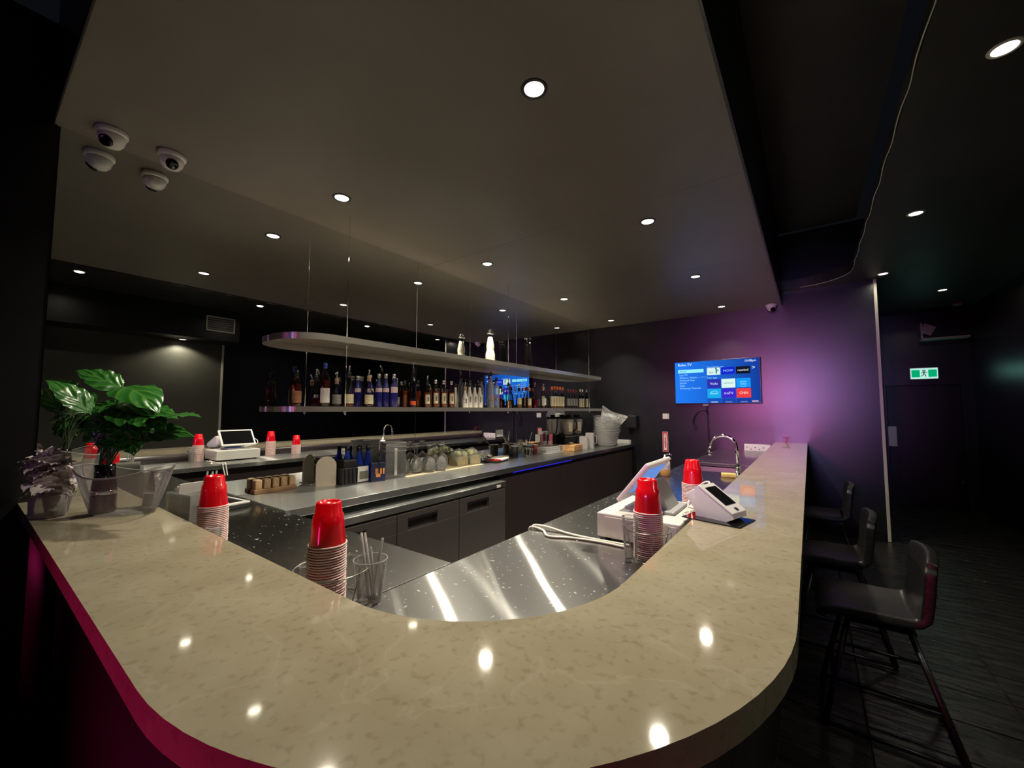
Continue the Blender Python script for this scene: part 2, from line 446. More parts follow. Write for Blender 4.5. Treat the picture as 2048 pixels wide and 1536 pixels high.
# ------------------------------------------------------------------ geometry helpers
class MB:
    def __init__(self):
        self.v, self.f, self.sm, self.mi, self.uv = [], [], [], [], []
        self.cur = 0

    def add(self, vs, fs, smooth=False, uvs=None):
        b = len(self.v)
        self.v += [tuple(q) for q in vs]
        self.uv += (list(uvs) if uvs else [None] * len(vs))
        for f in fs:
            self.f.append([b + i for i in f])
            self.sm.append(smooth)
            self.mi.append(self.cur)
        return self

    def box(self, c, s, rz=0.0, rx=0.0, ry=0.0, bev=0.0):
        hx, hy, hz = s[0] / 2, s[1] / 2, s[2] / 2
        R = Euler((rx, ry, rz)).to_matrix()
        if bev <= 0:
            vs = [Vector((x, y, z)) for x in (-hx, hx) for y in (-hy, hy) for z in (-hz, hz)]
            fs = [(0, 1, 3, 2), (4, 6, 7, 5), (0, 4, 5, 1), (2, 3, 7, 6), (0, 2, 6, 4), (1, 5, 7, 3)]
        else:
            bev = min(bev, hx * .9, hy * .9, hz * .9)
            bm = bmesh.new()
            bmesh.ops.create_cube(bm, size=1)
            for q in bm.verts:
                q.co = Vector((q.co.x * s[0], q.co.y * s[1], q.co.z * s[2]))
            bmesh.ops.bevel(bm, geom=bm.edges[:], offset=bev, segments=2, affect='EDGES', profile=0.5)
            bm.verts.index_update()
            vs = [q.co.copy() for q in bm.verts]
            fs = [[q.index for q in f.verts] for f in bm.faces]
            bm.free()
        self.add([R @ q + Vector(c) for q in vs], fs)
        return self

    def lathe(self, prof, n=20, c=(0, 0), smooth=True, sx=1.0, sy=1.0, wob=None):
        vs, fs = [], []
        for r, z in prof:
            for i in range(n):
                a = 2 * PI * i / n
                dz = wob(a, z) if wob else 0
                vs.append((c[0] + r * sx * math.cos(a), c[1] + r * sy * math.sin(a), z + dz))
        for k in range(len(prof) - 1):
            for i in range(n):
                j = (i + 1) % n
                fs.append((k * n + i, k * n + j, (k + 1) * n + j, (k + 1) * n + i))
        if prof[0][0] > 1e-6:
            fs.append(tuple(reversed(range(n))))
        if prof[-1][0] > 1e-6 and not getattr(self, 'open_top', False):
            fs.append(tuple((len(prof) - 1) * n + i for i in range(n)))
        return self.add(vs, fs, smooth)

    def tube(self, pts, r, n=8, closed=False, caps=True):
        pts = [Vector(q) for q in pts]
        m = len(pts)
        vs, fs = [], []
        up = None
        for i, q in enumerate(pts):
            if closed:
                t = pts[(i + 1) % m] - pts[i - 1]
            else:
                t = pts[min(i + 1, m - 1)] - pts[max(i - 1, 0)]
            t = t.normalized()
            if up is None:
                up = Vector((0, 0, 1)) if abs(t.z) < 0.9 else Vector((1, 0, 0))
            a = t.cross(up)
            if a.length < 1e-6:
                a = t.orthogonal()
            a.normalize()
            b = a.cross(t).normalized()
            up = b
            for k in range(n):
                g = 2 * PI * k / n
                vs.append(q + r * (math.cos(g) * a + math.sin(g) * b))
        rng = m if closed else m - 1
        for i in range(rng):
            for k in range(n):
                j = (k + 1) % n
                i2 = (i + 1) % m
                fs.append((i * n + k, i2 * n + k, i2 * n + j, i * n + j))
        if not closed and caps:
            fs.append(tuple(range(n)))
            fs.append(tuple(reversed([(m - 1) * n + k for k in range(n)])))
        return self.add(vs, fs, True)

    def prism(self, poly, z0, z1):
        n = len(poly)
        vs = [(x, y, z0) for x, y in poly] + [(x, y, z1) for x, y in poly]
        fs = [tuple(reversed(range(n))), tuple(range(n, 2 * n))]
        self.add(vs, fs)
        b = len(self.v) - 2 * n
        for i in range(n):
            j = (i + 1) % n
            self.f.append([b + i, b + j, b + n + j, b + n + i])
            self.sm.append(False)
            self.mi.append(self.cur)
        return self

    def arc_patch(self, r, z0, z1, az, half, n=8, c=(0, 0), th=0.0006):
        vs, fs = [], []
        for i in range(n + 1):
            a = az - half + 2 * half * i / n
            for rr, z in ((r, z0), (r, z1), (r + th, z0), (r + th, z1)):
                vs.append((c[0] + rr * math.cos(a), c[1] + rr * math.sin(a), z))
        for i in range(n):
            p, q = 4 * i, 4 * i + 4
            fs += [(p + 2, q + 2, q + 3, p + 3), (p, p + 1, q + 1, q), (p + 1, p + 3, q + 3, q + 1), (p, q, q + 2, p + 2)]
        fs += [(0, 2, 3, 1), (4 * n, 4 * n + 1, 4 * n + 3, 4 * n + 2)]
        return self.add(vs, fs, False)

    def mesh(self, name, mats):
        me = bpy.data.meshes.new(name)
        me.from_pydata(self.v, [], self.f)
        if not isinstance(mats, (list, tuple)):
            mats = [mats]
        for q in mats:
            me.materials.append(q)
        me.polygons.foreach_set('use_smooth', self.sm)
        me.polygons.foreach_set('material_index', self.mi)
        ul = me.uv_layers.new(name='UVMap')
        for p in me.polygons:
            nx, ny, nz = abs(p.normal.x), abs(p.normal.y), abs(p.normal.z)
            for li in p.loop_indices:
                k = me.loops[li].vertex_index
                u = self.uv[k]
                if u is None:      # box projection
                    q = self.v[k]
                    u = (q[0], q[1]) if nz >= nx and nz >= ny else ((q[2], q[1]) if nx > ny else (q[0], q[2]))
                ul.data[li].uv = u
        me.update()
        return me

    def build(self, name, mats, parent=None, label=None, loc=None, rz=None):
        o = bpy.data.objects.new(name, self.mesh(name, mats))
        COL.objects.link(o)
        if parent is not None:
            o.parent = parent
        if label:
            o['label'] = label
        if loc:
            o.location = loc
        if rz is not None:
            o.rotation_euler = (0, 0, rz)
        return o


ORD = ('first second third fourth fifth sixth seventh eighth ninth tenth eleventh twelfth thirteenth fourteenth fifteenth sixteenth '
       'seventeenth eighteenth nineteenth twentieth twenty-first twenty-second twenty-third twenty-fourth').split()


def tag(o, label, cat, group=None, kind=None):
    o['label'] = label
    o['category'] = cat
    if group:
        o['group'] = group
    if kind:
        o['kind'] = kind
    return o


def thing(name, label, cat, loc=(0, 0, 0), rz=0.0, group=None):
    o = bpy.data.objects.new(name, None)
    COL.objects.link(o)
    o.empty_display_size = 0.05
    o.location = loc
    o.rotation_euler = (0, 0, rz)
    return tag(o, label, cat, group)


def struct(name, mb, mat, parent=None):
    o = mb.build(name, mat, parent)
    if parent is None:
        o['kind'] = 'structure'
    return o


def dup(root, loc=None, rz=None, label=None, group=None):
    r = root.copy()
    COL.objects.link(r)
    if loc is not None:
        r.location = loc
    if rz is not None:
        r.rotation_euler = (0, 0, rz)
    if label:
        r['label'] = label
    if group:
        r['group'] = group
    for ch in list(root.children):
        c = ch.copy()
        COL.objects.link(c)
        c.parent = r
        for g in list(ch.children):
            d = g.copy()
            COL.objects.link(d)
            d.parent = c
    return r


def lettering(txt, size, mat, parent, loc, rot, name='lettering', align='CENTER', depth=0.0008):
    cu = bpy.data.curves.new(name, 'FONT')
    cu.body = txt
    cu.size = size
    cu.extrude = depth
    cu.align_x = align
    cu.align_y = 'CENTER'
    cu.resolution_u = 2
    tmp = bpy.data.objects.new(name, cu)
    COL.objects.link(tmp)
    bpy.context.view_layer.update()
    me = bpy.data.meshes.new_from_object(tmp)
    bpy.data.objects.remove(tmp)
    me.materials.clear()
    me.materials.append(mat)
    o = bpy.data.objects.new(name, me)
    COL.objects.link(o)
    o.parent = parent
    o.location = loc
    o.rotation_euler = rot
    return o


def arc(cx, cy, r, a0, a1, n):
    return [(cx + r * math.cos(a0 + (a1 - a0) * i / n), cy + r * math.sin(a0 + (a1 - a0) * i / n)) for i in range(n + 1)]


# ------------------------------------------------------------------ the room
# floor: grout bed and slate tiles on the seating side, plain slab behind the bar
fl = struct('floor', MB().box((1.5, -3.5, -0.05), (9.0, 14.0, 0.09)), M['grout'])
tile_me = {}
TW, TD = 0.58, 0.29
for v in range(4):
    b = MB()
    b.box((0, 0, 0), (TW - 0.006, TD - 0.006, 0.012), bev=0.0025)
    tile_me[v] = b.mesh('floor_tile', M['tile'])
random.seed(3)
for i in range(5):
    for j in range(28):
        x = 2.36 + TW * (i + 0.5) - 0.05
        y = -5.55 + TD * (j + 0.5)
        if x > 4.75 or (y > 0 and x < 3.3):
            continue
        o = bpy.data.objects.new('floor_tile', tile_me[(i + j) % 4])
        COL.objects.link(o)
        o.parent = fl
        o.location = (x, y, -0.0045 + random.uniform(-0.001, 0.0012))
        o.rotation_euler = (random.uniform(-.006, .006), random.uniform(-.004, .004), random.choice((0, PI)))

# mirrored wall behind the bar
wl = struct('wall_left', MB().box((-0.06, -2.85, 1.6), (0.10, 6.0, 3.2)), M['wall_black'])
JO = [-5.79, -3.672, -2.180, 0.0]
for a, bb in zip(JO[:-1], JO[1:]):
    MB().box((-0.005, (a + bb) / 2, (HC + 0.0) / 2), (0.006, bb - a - 0.004, HC - 0.004)).build('mirror_panel', M['mirror'], wl)
for y in JO[1:-1]:
    MB().box((-0.004, y, HC / 2), (0.004, 0.003, HC - 0.004)).build('mirror_joint', M['mirror_edge'], wl)
struct('wall_left_dark', MB().box((-0.06, -7.9, 1.6), (0.12, 4.2, 3.2)), M['wall_black'])
# far wall with the screen, its pale corner bead and a low dark base
wb = struct('wall_far', MB().box((1.65, 0.06, 1.75), (3.48, 0.12, 3.7)), M['wall_dark'])
struct('wall_corridor', MB().box((3.33, 1.29, 1.75), (0.12, 2.34, 3.7)), M['wall_dark'])
struct('trim_1', MB().box((3.380, -0.004, 1.46), (0.028, 0.010, 2.92), bev=0.003), M['edge_trim'])
struct('baseboard_far', MB().box((3.03, -0.006, 0.05), (0.64, 0.012, 0.10)), M['wall_black'])
# end of the corridor, with a door
YD = 2.45
wd = struct('wall_corridor_end', MB().box((3.545, YD + 0.06, 1.75), (0.31, 0.12, 3.7)).box((4.10, YD + 0.06, 2.70), (0.80, 0.12, 1.82))
            .box((4.62, YD + 0.06, 1.75), (0.24, 0.12, 3.7)), M['wall_dark'])
d1 = struct('door_1', MB().box((4.10, YD + 0.05, 0.895), (0.79, 0.045, 1.785), bev=0.004), M['wall_black'])
MB().box((4.515, YD - 0.004, 0.90), (0.045, 0.03, 1.80), bev=0.003).box((3.685, YD - 0.004, 0.90), (0.03, 0.03, 1.80), bev=0.003).build('door_frame', M['wall_dark'], d1)
MB().tube([(4.44, YD + 0.02, 0.34), (4.44, YD - 0.05, 0.34), (4.44, YD - 0.05, 0.42)], 0.012).build('door_stop', M['dark_metal'], d1)
# right-hand side of the room
XC = 4.62
struct('wall_right', MB().box((XC + 0.06, 1.10, 1.75), (0.12, 2.9, 3.7)), M['wall_black'])
struct('wall_right_near', MB().box((XC + 0.06, -6.80, 1.75), (0.12, 6.4, 3.7)), M['wall_grey'])
struct('wall_recess', MB().box((5.50, -1.9, 1.75), (0.12, 3.6, 3.7)).box((5.05, -0.29, 1.75), (0.8, 0.12, 3.7)), M['wall_black'])
struct('trim_2', MB().box((XC - 0.004, -3.602, 1.22), (0.010, 0.030, 2.42), bev=0.003), M['edge_trim'])
bk = struct('trim_3', MB().box((4.40, -5.2, 2.655), (0.50, 3.30, 0.45)), M['wall_black'])
struct('wall_back', MB().box((2.0, -9.9, 1.75), (9.0, 0.12, 3.7)), M['wall_black'])

# ceilings: lowered ceiling over the bar in boards, dark tray, ceiling over the seats
YB = [-5.81, -3.52, -2.05, 0.0]
cl = struct('ceiling', MB().box((1.23, -2.905, 3.30), (2.54, 5.81, 1.12)), M['ceiling_dark'])
for a, bb in zip(YB[:-1], YB[1:]):
    MB().box((1.23, (a + bb) / 2, HC + 0.009), (2.536, bb - a - 0.002, 0.018)).build('ceiling_board', M['ceiling'], cl)
MB().box((2.503, -2.905, 3.25), (0.012, 5.81, 1.07)).box((1.23, -5.812, 3.25), (2.54, 0.006, 1.07)).build('fascia', M['wall_black'], cl)
# curved-end tray opening
tray = [(3.16, -9.8), (3.16, -0.62)] + arc(2.70, -0.62, 0.46, 0, PI / 2, 10)[1:] + [(2.51, -0.16), (2.51, 0.0), (5.6, 0.0), (5.6, -9.8)]
struct('ceiling_seating', MB().prism(tray, HR, HR + 0.10).box((4.35, 1.26, HR + 0.05), (2.5, 2.52, 0.10)), M['ceiling_dark'])
struct('ceiling_tray', MB().box((2.85, -4.9, 3.66), (0.80, 9.8, 0.06)).box((1.2, -7.85, 3.66), (2.6, 4.1, 0.06)), M['ceiling_dark'])
pts = []
for i in range(60):
    y = -4.6 + 4.0 * i / 59
    pts.append((3.152 + 0.004 * math.sin(i * 0.9), y, HR - 0.004 - 0.003 * math.sin(i * 1.7)))
for q in arc(2.70, -0.60, 0.452, 0, PI / 2, 10)[1:]:
    pts.append((q[0], q[1], HR - 0.004))
o = MB().tube(pts, 0.0028, 6).build('ceiling_cable', M['cable'])
tag(o, 'thin white cable running along the edge of the dark ceiling tray', 'cable')


# ------------------------------------------------------------------ downlights
def make_downlight(disc, rad=0.041):
    t = thing('downlight', '', 'ceiling light')
    b = MB()
    b.open_top = True
    b.lathe([(rad, -0.002), (rad + 0.004, -0.006), (rad + 0.012, -0.004), (rad + 0.014, 0.0)], 24)
    b.f = [f for f in b.f if len(f) == 4]
    b.sm, b.mi = [True] * len(b.f), [0] * len(b.f)
    b.build('trim_ring', M['dark_metal'] if disc == 'lamp_disc' else M['white_plastic'], t)
    MB().lathe([(0.0, -0.0045), (rad * .98, -0.0035), (rad, -0.001)], 24).build('lens', M[disc], t)
    return t


dl = make_downlight('lamp_disc')
names = ['lit round downlight by the mirror, closest to the pair of dome cameras',
         'lit round downlight by the mirror, second from the dome cameras',
         'lit round downlight by the mirror, above the black bottle',
         'lit round downlight by the mirror, closest to the screen wall',
         'brightest large downlight over the front curve of the stone bar',
         'lit downlight in the outer bar row, second from the front curve',
         'lit downlight in the outer bar row, above the cash terminal end',
         'lit downlight in the outer bar row, just in front of the wall screen']
for k, (x, y) in enumerate(BAR_SPOTS):
    o = dl if k == 0 else dup(dl)
    o.location = (x, y, HC)
    o['label'] = names[k]
    o['group'] = 'downlights in the bar ceiling'
hl = make_downlight('hall_disc', 0.038)
names = ['bright downlight nearest the camera over the bar stools, at the top right',
         'bright downlight over the bar stools beside the ceiling cable',
         'bright downlight beside the pale corner of the screen wall',
         'bright downlight in the corridor before the exit sign',
         'bright downlight over the stools behind the camera, seen in the mirror',
         'downlight under the dark bulkhead on the right wall, seen in the mirror']
for k, (x, y) in enumerate(HALL_SPOTS):
    o = hl if k == 0 else dup(hl)
    o.location = (x, y, HR if k < 5 else 2.43)
    o['label'] = names[k]
    o['group'] = 'downlights over the seating side'
lamp('SPOT', 'bulkhead_beam', (4.47, -4.15, 2.415), 26, WARM, (4.47, -4.15, 0), spot_size=math.radians(140), spot_blend=0.4, shadow_soft_size=0.03)


# ------------------------------------------------------------------ dome cameras
def make_dome(lens_az):
    t = thing('dome_camera', '', 'camera')
    MB().lathe([(0.0, 0.0), (0.058, 0.0), (0.060, -0.006), (0.059, -0.018), (0.054, -0.026), (0.0, -0.026)], 28).build('base_ring', M['white_plastic'], t)
    MB().lathe([(0.050, -0.024), (0.050, -0.036), (0.045, -0.056), (0.034, -0.071), (0.018, -0.079), (0.0, -0.081)], 28).build('ball', M['white_plastic'], t)
    d = Vector((math.cos(lens_az) * 0.80, math.sin(lens_az) * 0.80, -0.6)).normalized()
    c = Vector((0, 0, -0.040))
    q = d.to_track_quat('Z', 'Y').to_matrix()
    b = MB()
    b.lathe([(0.026, 0.030), (0.026, 0.047), (0.022, 0.050), (0.0, 0.0485)], 20)
    b.v = [tuple(q @ Vector(p) + c) for p in b.v]
    b.build('lens', M['black_gloss'], t)
    return t


o = make_dome(-0.75)
o.location = (0.142, -5.640, HC)
o['label'] = 'white ceiling dome camera nearest the left edge, lens facing the room'
o['group'] = 'dome cameras by the mirror'
o = make_dome(-0.15)
o.location = (0.150, -5.420, HC)
o['label'] = 'white ceiling dome camera next to the mirror line, second from the left'
o['group'] = 'dome cameras by the mirror'
o = make_dome(-1.0)
o.location = (2.40, -0.11, HC)
o['label'] = 'white dome camera at the ceiling corner above the wall screen'

# ------------------------------------------------------------------ bar: stone top, front, worktops
ZS, ZW, ZB = 1.02, 0.900, 0.9135
outer = [(0.0, -5.83)] + [(1.953, -5.83)] + arc(1.953, -5.08, 0.75, -PI / 2, 0, 24)[1:] + [(2.703, -0.003)]
inner = [(2.377, -0.003), (2.377, -5.075)] + arc(1.957, -5.075, 0.42, 0, -PI / 2, 18)[1:] + [(0.0, -5.495)]
poly = outer + inner
bm = bmesh.new()
vs = [bm.verts.new((x, y, ZS - 0.042)) for x, y in poly]
f = bm.faces.new(vs)
bm.normal_update()
if f.normal.z < 0:
    f.normal_flip()
r = bmesh.ops.extrude_face_region(bm, geom=[f])
for e in r['geom']:
    if isinstance(e, bmesh.types.BMVert):
        e.co.z = ZS
bmesh.ops.recalc_face_normals(bm, faces=bm.faces[:])
me = bpy.data.meshes.new('bar_top')
bm.to_mesh(me)
bm.free()
me.materials.append(M['stone'])
bf = thing('bar_counter', 'long bar with a polished beige stone top curving round its front corner', 'bar')
o = bpy.data.objects.new('stone_top', me)
COL.objects.link(o)
o.parent = bf


def wall_strip(path, th, z0, z1):
    """a thin upright wall following a path; thickness goes to the left of the walking direction"""
    n = len(path)
    a = [Vector((x, y)) for x, y in path]
    off = []
    for i in range(n):
        t = (a[min(i + 1, n - 1)] - a[max(i - 1, 0)]).normalized()
        off.append(a[i] + Vector((-t.y, t.x)) * th)
    b = MB()
    vs, fs = [], []
    for p, q in zip(a, off):
        vs += [(p.x, p.y, z0), (p.x, p.y, z1), (q.x, q.y, z0), (q.x, q.y, z1)]
    for i in range(n - 1):
        p, q = 4 * i, 4 * i + 4
        fs += [(p, q, q + 1, p + 1), (p + 2, p + 3, q + 3, q + 2), (p + 1, q + 1, q + 3, p + 3), (p, p + 2, q + 2, q)]
    fs += [(0, 1, 3, 2), (4 * n - 4, 4 * n - 2, 4 * n - 1, 4 * n - 3)]
    return b.add(vs, fs, True)


path = [(0.0, -5.70), (1.953, -5.70)] + arc(1.953, -5.08, 0.62, -PI / 2, 0, 20)[1:] + [(2.573, -0.002)]
wall_strip(path, 0.10, 0.0, ZS - 0.043).build('front_panel', M['bar_front'], bf)
path = [(0.0, -5.47), (1.957, -5.47)] + arc(1.957, -5.075, 0.395, -PI / 2, 0, 16)[1:] + [(2.352, -0.002)]
wall_strip([(x, y) for x, y in path], -0.03, ZW, ZS - 0.043).build('splash_panel', M['cabinet'], bf)

w1 = thing('steel_worktop', 'brushed steel worktop along the short left leg behind the stone bar', 'worktop')
MB().box((0.869, -5.245, ZW - 0.02), (1.738, 0.518, 0.04), bev=0.002).build('top', M['steel_cross'], w1)
MB().box((0.90, -5.02, 0.45), (1.60, 0.03, 0.80)).box((0.03, -5.24, 0.44), (0.04, 0.44, 0.86)).build('cabinet_front', M['cabinet'], w1)
w2 = thing('steel_worktop', 'brushed steel worktop along the long right leg behind the stone bar, with the sink', 'worktop')
b = MB()
SX0, SX1, SY0, SY1 = 1.83, 2.22, -2.22, -1.62
b.box((2.06, (-5.52 + SY0) / 2, ZW - 0.02), (0.636, SY0 + 5.52, 0.04), bev=0.002)
b.box((2.06, SY1 / 2 - 0.002, ZW - 0.02), (0.636, -SY1 - 0.004, 0.04), bev=0.002)
b.box(((1.742 + SX0) / 2, (SY0 + SY1) / 2, ZW - 0.02), (SX0 - 1.742, SY1 - SY0, 0.04), bev=0.001)
b.box(((2.378 + SX1) / 2, (SY0 + SY1) / 2, ZW - 0.02), (2.378 - SX1, SY1 - SY0, 0.04), bev=0.001)
b.build('top', M['steel_long'], w2)
b = MB()
b.box(((SX0 + SX1) / 2, (SY0 + SY1) / 2, ZW - 0.20), (SX1 - SX0 + .02, SY1 - SY0 + .02, 0.01))
for sx in (SX0 - .005, SX1 + .005):
    b.box((sx, (SY0 + SY1) / 2, ZW - 0.115), (0.01, SY1 - SY0 + .02, 0.17))
for sy in (SY0 - .005, SY1 + .005):
    b.box(((SX0 + SX1) / 2, sy, ZW - 0.115), (SX1 - SX0, 0.01, 0.17))
b.build('sink_bowl', M['fridge_steel'], w2)
MB().box((1.80, -2.55, 0.45), (0.03, 4.98, 0.80)).build('cabinet_front', M['cabinet'], w2)

bb_ = thing('back_bar_worktop', 'long steel back-bar worktop against the mirror, crowded with glassware', 'worktop')
MB().box((0.303, -2.504, ZB - 0.0225), (0.600, 5.004, 0.045), bev=0.003).build('top', M['steel_back'], bb_)
cab = thing('back_bar_cabinet', 'dark brown panelled cabinet under the far half of the back bar', 'cabinet')
for k in range(3):
    y0, y1 = -3.235 + k * 1.075, -3.235 + (k + 1) * 1.075
    MB().box((0.562, (y0 + y1) / 2, 0.44), (0.020, y1 - y0 - 0.004, 0.84), bev=0.002).build('panel', M['cabinet'], cab)
MB().box((0.30, -1.62, 0.44), (0.50, 3.20, 0.84)).build('carcass', M['bar_front'], cab)
o = MB().box((0.588, -2.50, ZB - 0.051), (0.010, 1.10, 0.006), bev=0.002).build('led_strip', M['blue_led'])
tag(o, 'blue light strip under the back-bar edge', 'light strip')

# under-counter fridge
fr = thing('under_counter_fridge', 'three-door stainless bar fridge under the near end of the back bar', 'fridge')
MB().box((0.335, -4.09, 0.42), (0.58, 1.66, 0.72)).build('body', M['bar_front'], fr)
MB().box((0.365, -4.09, 0.803), (0.60, 1.67, 0.042), bev=0.004).build('fridge_top', M['steel_back'], fr)
for k in range(3):
    y0 = -4.915 + 0.551 * k
    y1 = y0 + 0.545
    yc = (y0 + y1) / 2
    dz0, dz1, hz0, hz1 = 0.14, 0.768, 0.655, 0.735
    ha, hb = yc - 0.19, yc + 0.06
    b = MB()
    x0, x1 = 0.628, 0.662
    b.box(((x0 + x1) / 2, yc, (dz0 + hz0) / 2), (x1 - x0, y1 - y0, hz0 - dz0), bev=0.002)
    b.box(((x0 + x1) / 2, yc, (dz1 + hz1) / 2), (x1 - x0, y1 - y0, dz1 - hz1), bev=0.002)
    b.box(((x0 + x1) / 2, (y0 + ha) / 2, (hz0 + hz1) / 2), (x1 - x0, ha - y0, hz1 - hz0))
    b.box(((x0 + x1) / 2, (y1 + hb) / 2, (hz0 + hz1) / 2), (x1 - x0, y1 - hb, hz1 - hz0))
    d = b.build('door', M['fridge_steel'], fr)
    b = MB()
    b.box((0.634, (ha + hb) / 2, (hz0 + hz1) / 2), (0.006, hb - ha, hz1 - hz0))
    b.box((0.660, (ha + hb) / 2, hz1 - 0.012), (0.012, hb - ha, 0.022), bev=0.003)
    b.build('handle', M['black_plastic'], d)
MB().box((0.668, -3.36, 0.795), (0.002, 0.05, 0.018)).build('badge', M['paper'], fr)

# ------------------------------------------------------------------ hanging shelves
def shelf_poly(y0, y1, d, r):
    return [(0.0, y0)] + arc(d - r, y0 + r, r, -PI / 2, 0, 14)[0:] + arc(d - r, y1 - r, r, 0, PI / 2, 14) + [(0.0, y1)]


def make_shelf(zt, th, label):
    t = thing('hanging_shelf', label, 'shelf', (0, 0, zt))
    p = shelf_poly(-4.86, -0.30, 0.31, 0.26)
    b = MB()
    n = len(p)
    p = [(x + 0.002, y) for x, y in p]
    vs = [(x, y, -th) for x, y in p] + [(x, y, 0.0) for x, y in p]
    b.add(vs, [tuple(reversed(range(n))), tuple(range(n, 2 * n))])
    b.add(vs, [(k, (k + 1) % n, n + (k + 1) % n, n + k) for k in range(n)], True)
    b.build('plate', M['steel_shelf'], t)
    return t


sh_u = make_shelf(1.895, 0.040, 'upper polished steel shelf with rounded ends hanging before the mirror')
sh_l = make_shelf(1.438, 0.033, 'lower steel shelf hanging before the mirror, full of bottles')
for y in (-4.49, -2.69, -0.80):
    b = MB().tube([(0.262, y, 1.895), (0.262, y, HC)], 0.0017, 6)
    b.build('suspension_cable', M['chrome'], sh_u, loc=(0, 0, -1.895))
    MB().lathe([(0.0, -0.022), (0.006, -0.016), (0.009, -0.006), (0.009, 0.0)], 10, (0.262, y)).build('cable_stop', M['chrome'], sh_u, loc=(0, 0, -0.040))
    b = MB().tube([(0.262, y, 1.438), (0.262, y, 1.855)], 0.0017, 6)
    b.build('suspension_cable', M['chrome'], sh_l, loc=(0, 0, -1.438))
    MB().lathe([(0.0, -0.022), (0.006, -0.016), (0.009, -0.006), (0.009, 0.0)], 10, (0.262, y)).build('cable_stop', M['chrome'], sh_l, loc=(0, 0, -0.033))


# ------------------------------------------------------------------ bottles
def bottle(kind, x, y, z, r, h, label, group=None, body='glass', liquid=None, level=0.5, lab=None, lz=(0.15, 0.5),
           cap='black_plastic', pourer=False, shape='round', mark=None, lab_half=0.95, name='liquor_bottle'):
    """shape gives the shoulder; h is the full height with its cap or pourer"""
    t = thing(name, label, 'bottle', (x, y, z), 0, group)
    ph = 0.050 if pourer else 0.0
    H = h - ph
    nr = max(0.0115, r * 0.36)
    if shape == 'round':
        prof = [(0.0, 0.0), (r * .93, 0.0), (r, 0.006), (r, H * .56), (r * .96, H * .61), (r * .72, H * .68), (nr * 1.15, H * .74), (nr, H * .80), (nr, H * .93)]
    elif shape == 'square':
        prof = [(0.0, 0.0), (r * .95, 0.0), (r, 0.005), (r, H * .66), (r * .93, H * .70), (nr * 1.4, H * .745), (nr, H * .79), (nr, H * .90)]
    elif shape == 'squat':
        prof = [(0.0, 0.0), (r * .95, 0.0), (r, 0.006), (r * 1.0, H * .42), (r * .90, H * .50), (r * .62, H * .555), (nr * 1.05, H * .60), (nr, H * .66), (nr, H * .90)]
    elif shape == 'cone':
        prof = [(0.0, 0.0), (r * .95, 0.0), (r, 0.006), (r * 1.0, H * .30), (r * .85, H * .48), (r * .55, H * .66), (nr * 1.05, H * .78), (nr, H * .92)]
    else:      # tall slender
        prof = [(0.0, 0.0), (r * .93, 0.0), (r, 0.006), (r, H * .62), (r * .90, H * .68), (nr * 1.3, H * .76), (nr, H * .82), (nr, H * .93)]
    n = 18
    MB().lathe(prof, n).build('body', M['bottle_glass' if body == 'glass' else body], t)
    if liquid:
        lp, zl = [], H * level
        for (ra, za) in prof:
            rr = max(0.0, ra - 0.003)
            if za + 0.004 > zl:
                break
            lp.append((rr, za + 0.004))
        lp.append((lp[-1][0], zl))
        lp.append((0.0, zl))
        MB().lathe(lp, n).build('liquid', M[liquid], t)
    az = math.atan2(-6.0 - y, 2.74 - x) * 0.75
    if lab:
        lb = MB().arc_patch(r + 0.0006, H * lz[0], H * lz[1], az, lab_half, 8).build('label', M[lab], t)
        if mark:
            MB().arc_patch(r + 0.0014, H * (lz[0] + .10), H * (lz[1] - .10), az + 0.12, 0.22, 3).build('print_mark', M[mark], lb)
    zc = prof[-1][1]
    if pourer:
        MB().lathe([(nr * 1.15, zc - 0.01), (nr * 1.15, H + 0.004), (nr * .8, H + 0.010)], 10).build('stopper', M[cap], t)
        MB().tube([(0, 0, H + 0.008), (0, 0, H + 0.022), (0.006 * math.cos(az), 0.006 * math.sin(az), H + 0.034), (0.014 * math.cos(az), 0.014 * math.sin(az), H + ph)], 0.0055, 8).build('pourer', M['silver_cap'], t)
    else:
        MB().lathe([(nr * 1.12, zc - 0.015), (nr * 1.15, zc), (nr * 1.15, H - 0.003), (nr * .9, H), (0.0, H)], 12).build('cap', M[cap], t)
    return t


ZL = 1.438
SH = 'on the lower shelf'
bottle('b', 0.170, -4.764, ZL, .032, .228, 'leftmost bottle on the lower shelf, dark amber with brown label', None, 'glass', 'dark_amber', .62, 'label_brown', (.10, .42), 'black_plastic', False, 'square')
bottle('b', 0.120, -4.615, ZL, .024, .246, 'clear bottle with red liquid and pourer, behind the tall white-label bottle', None, 'glass', 'red_liquid', .28, 'label_white', (.30, .40), 'black_plastic', True, 'cone', lab_half=.5)
bottle('b', 0.200, -4.599, ZL, .033, .285, 'tall dark amber bottle with large white label and blue cap', None, 'glass', 'dark_amber', .60, 'label_white', (.09, .42), 'blue_gloss', False, 'tall')
bottle('b', 0.160, -4.494, ZL, .034, .233, 'squat bottle with grey label and pale stopper, beside the tall white-label bottle', None, 'glass', 'dark_amber', .30, 'label_grey', (.10, .45), 'cork', True, 'squat')
bottle('b', 0.195, -4.425, ZL, .035, .280, 'rounded clear bottle with cream label and black pourer, right at the first cable', None, 'glass', 'amber', .16, 'label_cream', (.10, .38), 'black_plastic', True, 'cone')
bottle('b', 0.120, -4.310, ZL, .0235, .223, 'small violet-blue bottle with pale band, left of the squat cream-label bottle', None, 'blue_bottle', None, .5, 'label_pink', (.48, .60), 'silver_cap', False, 'round')
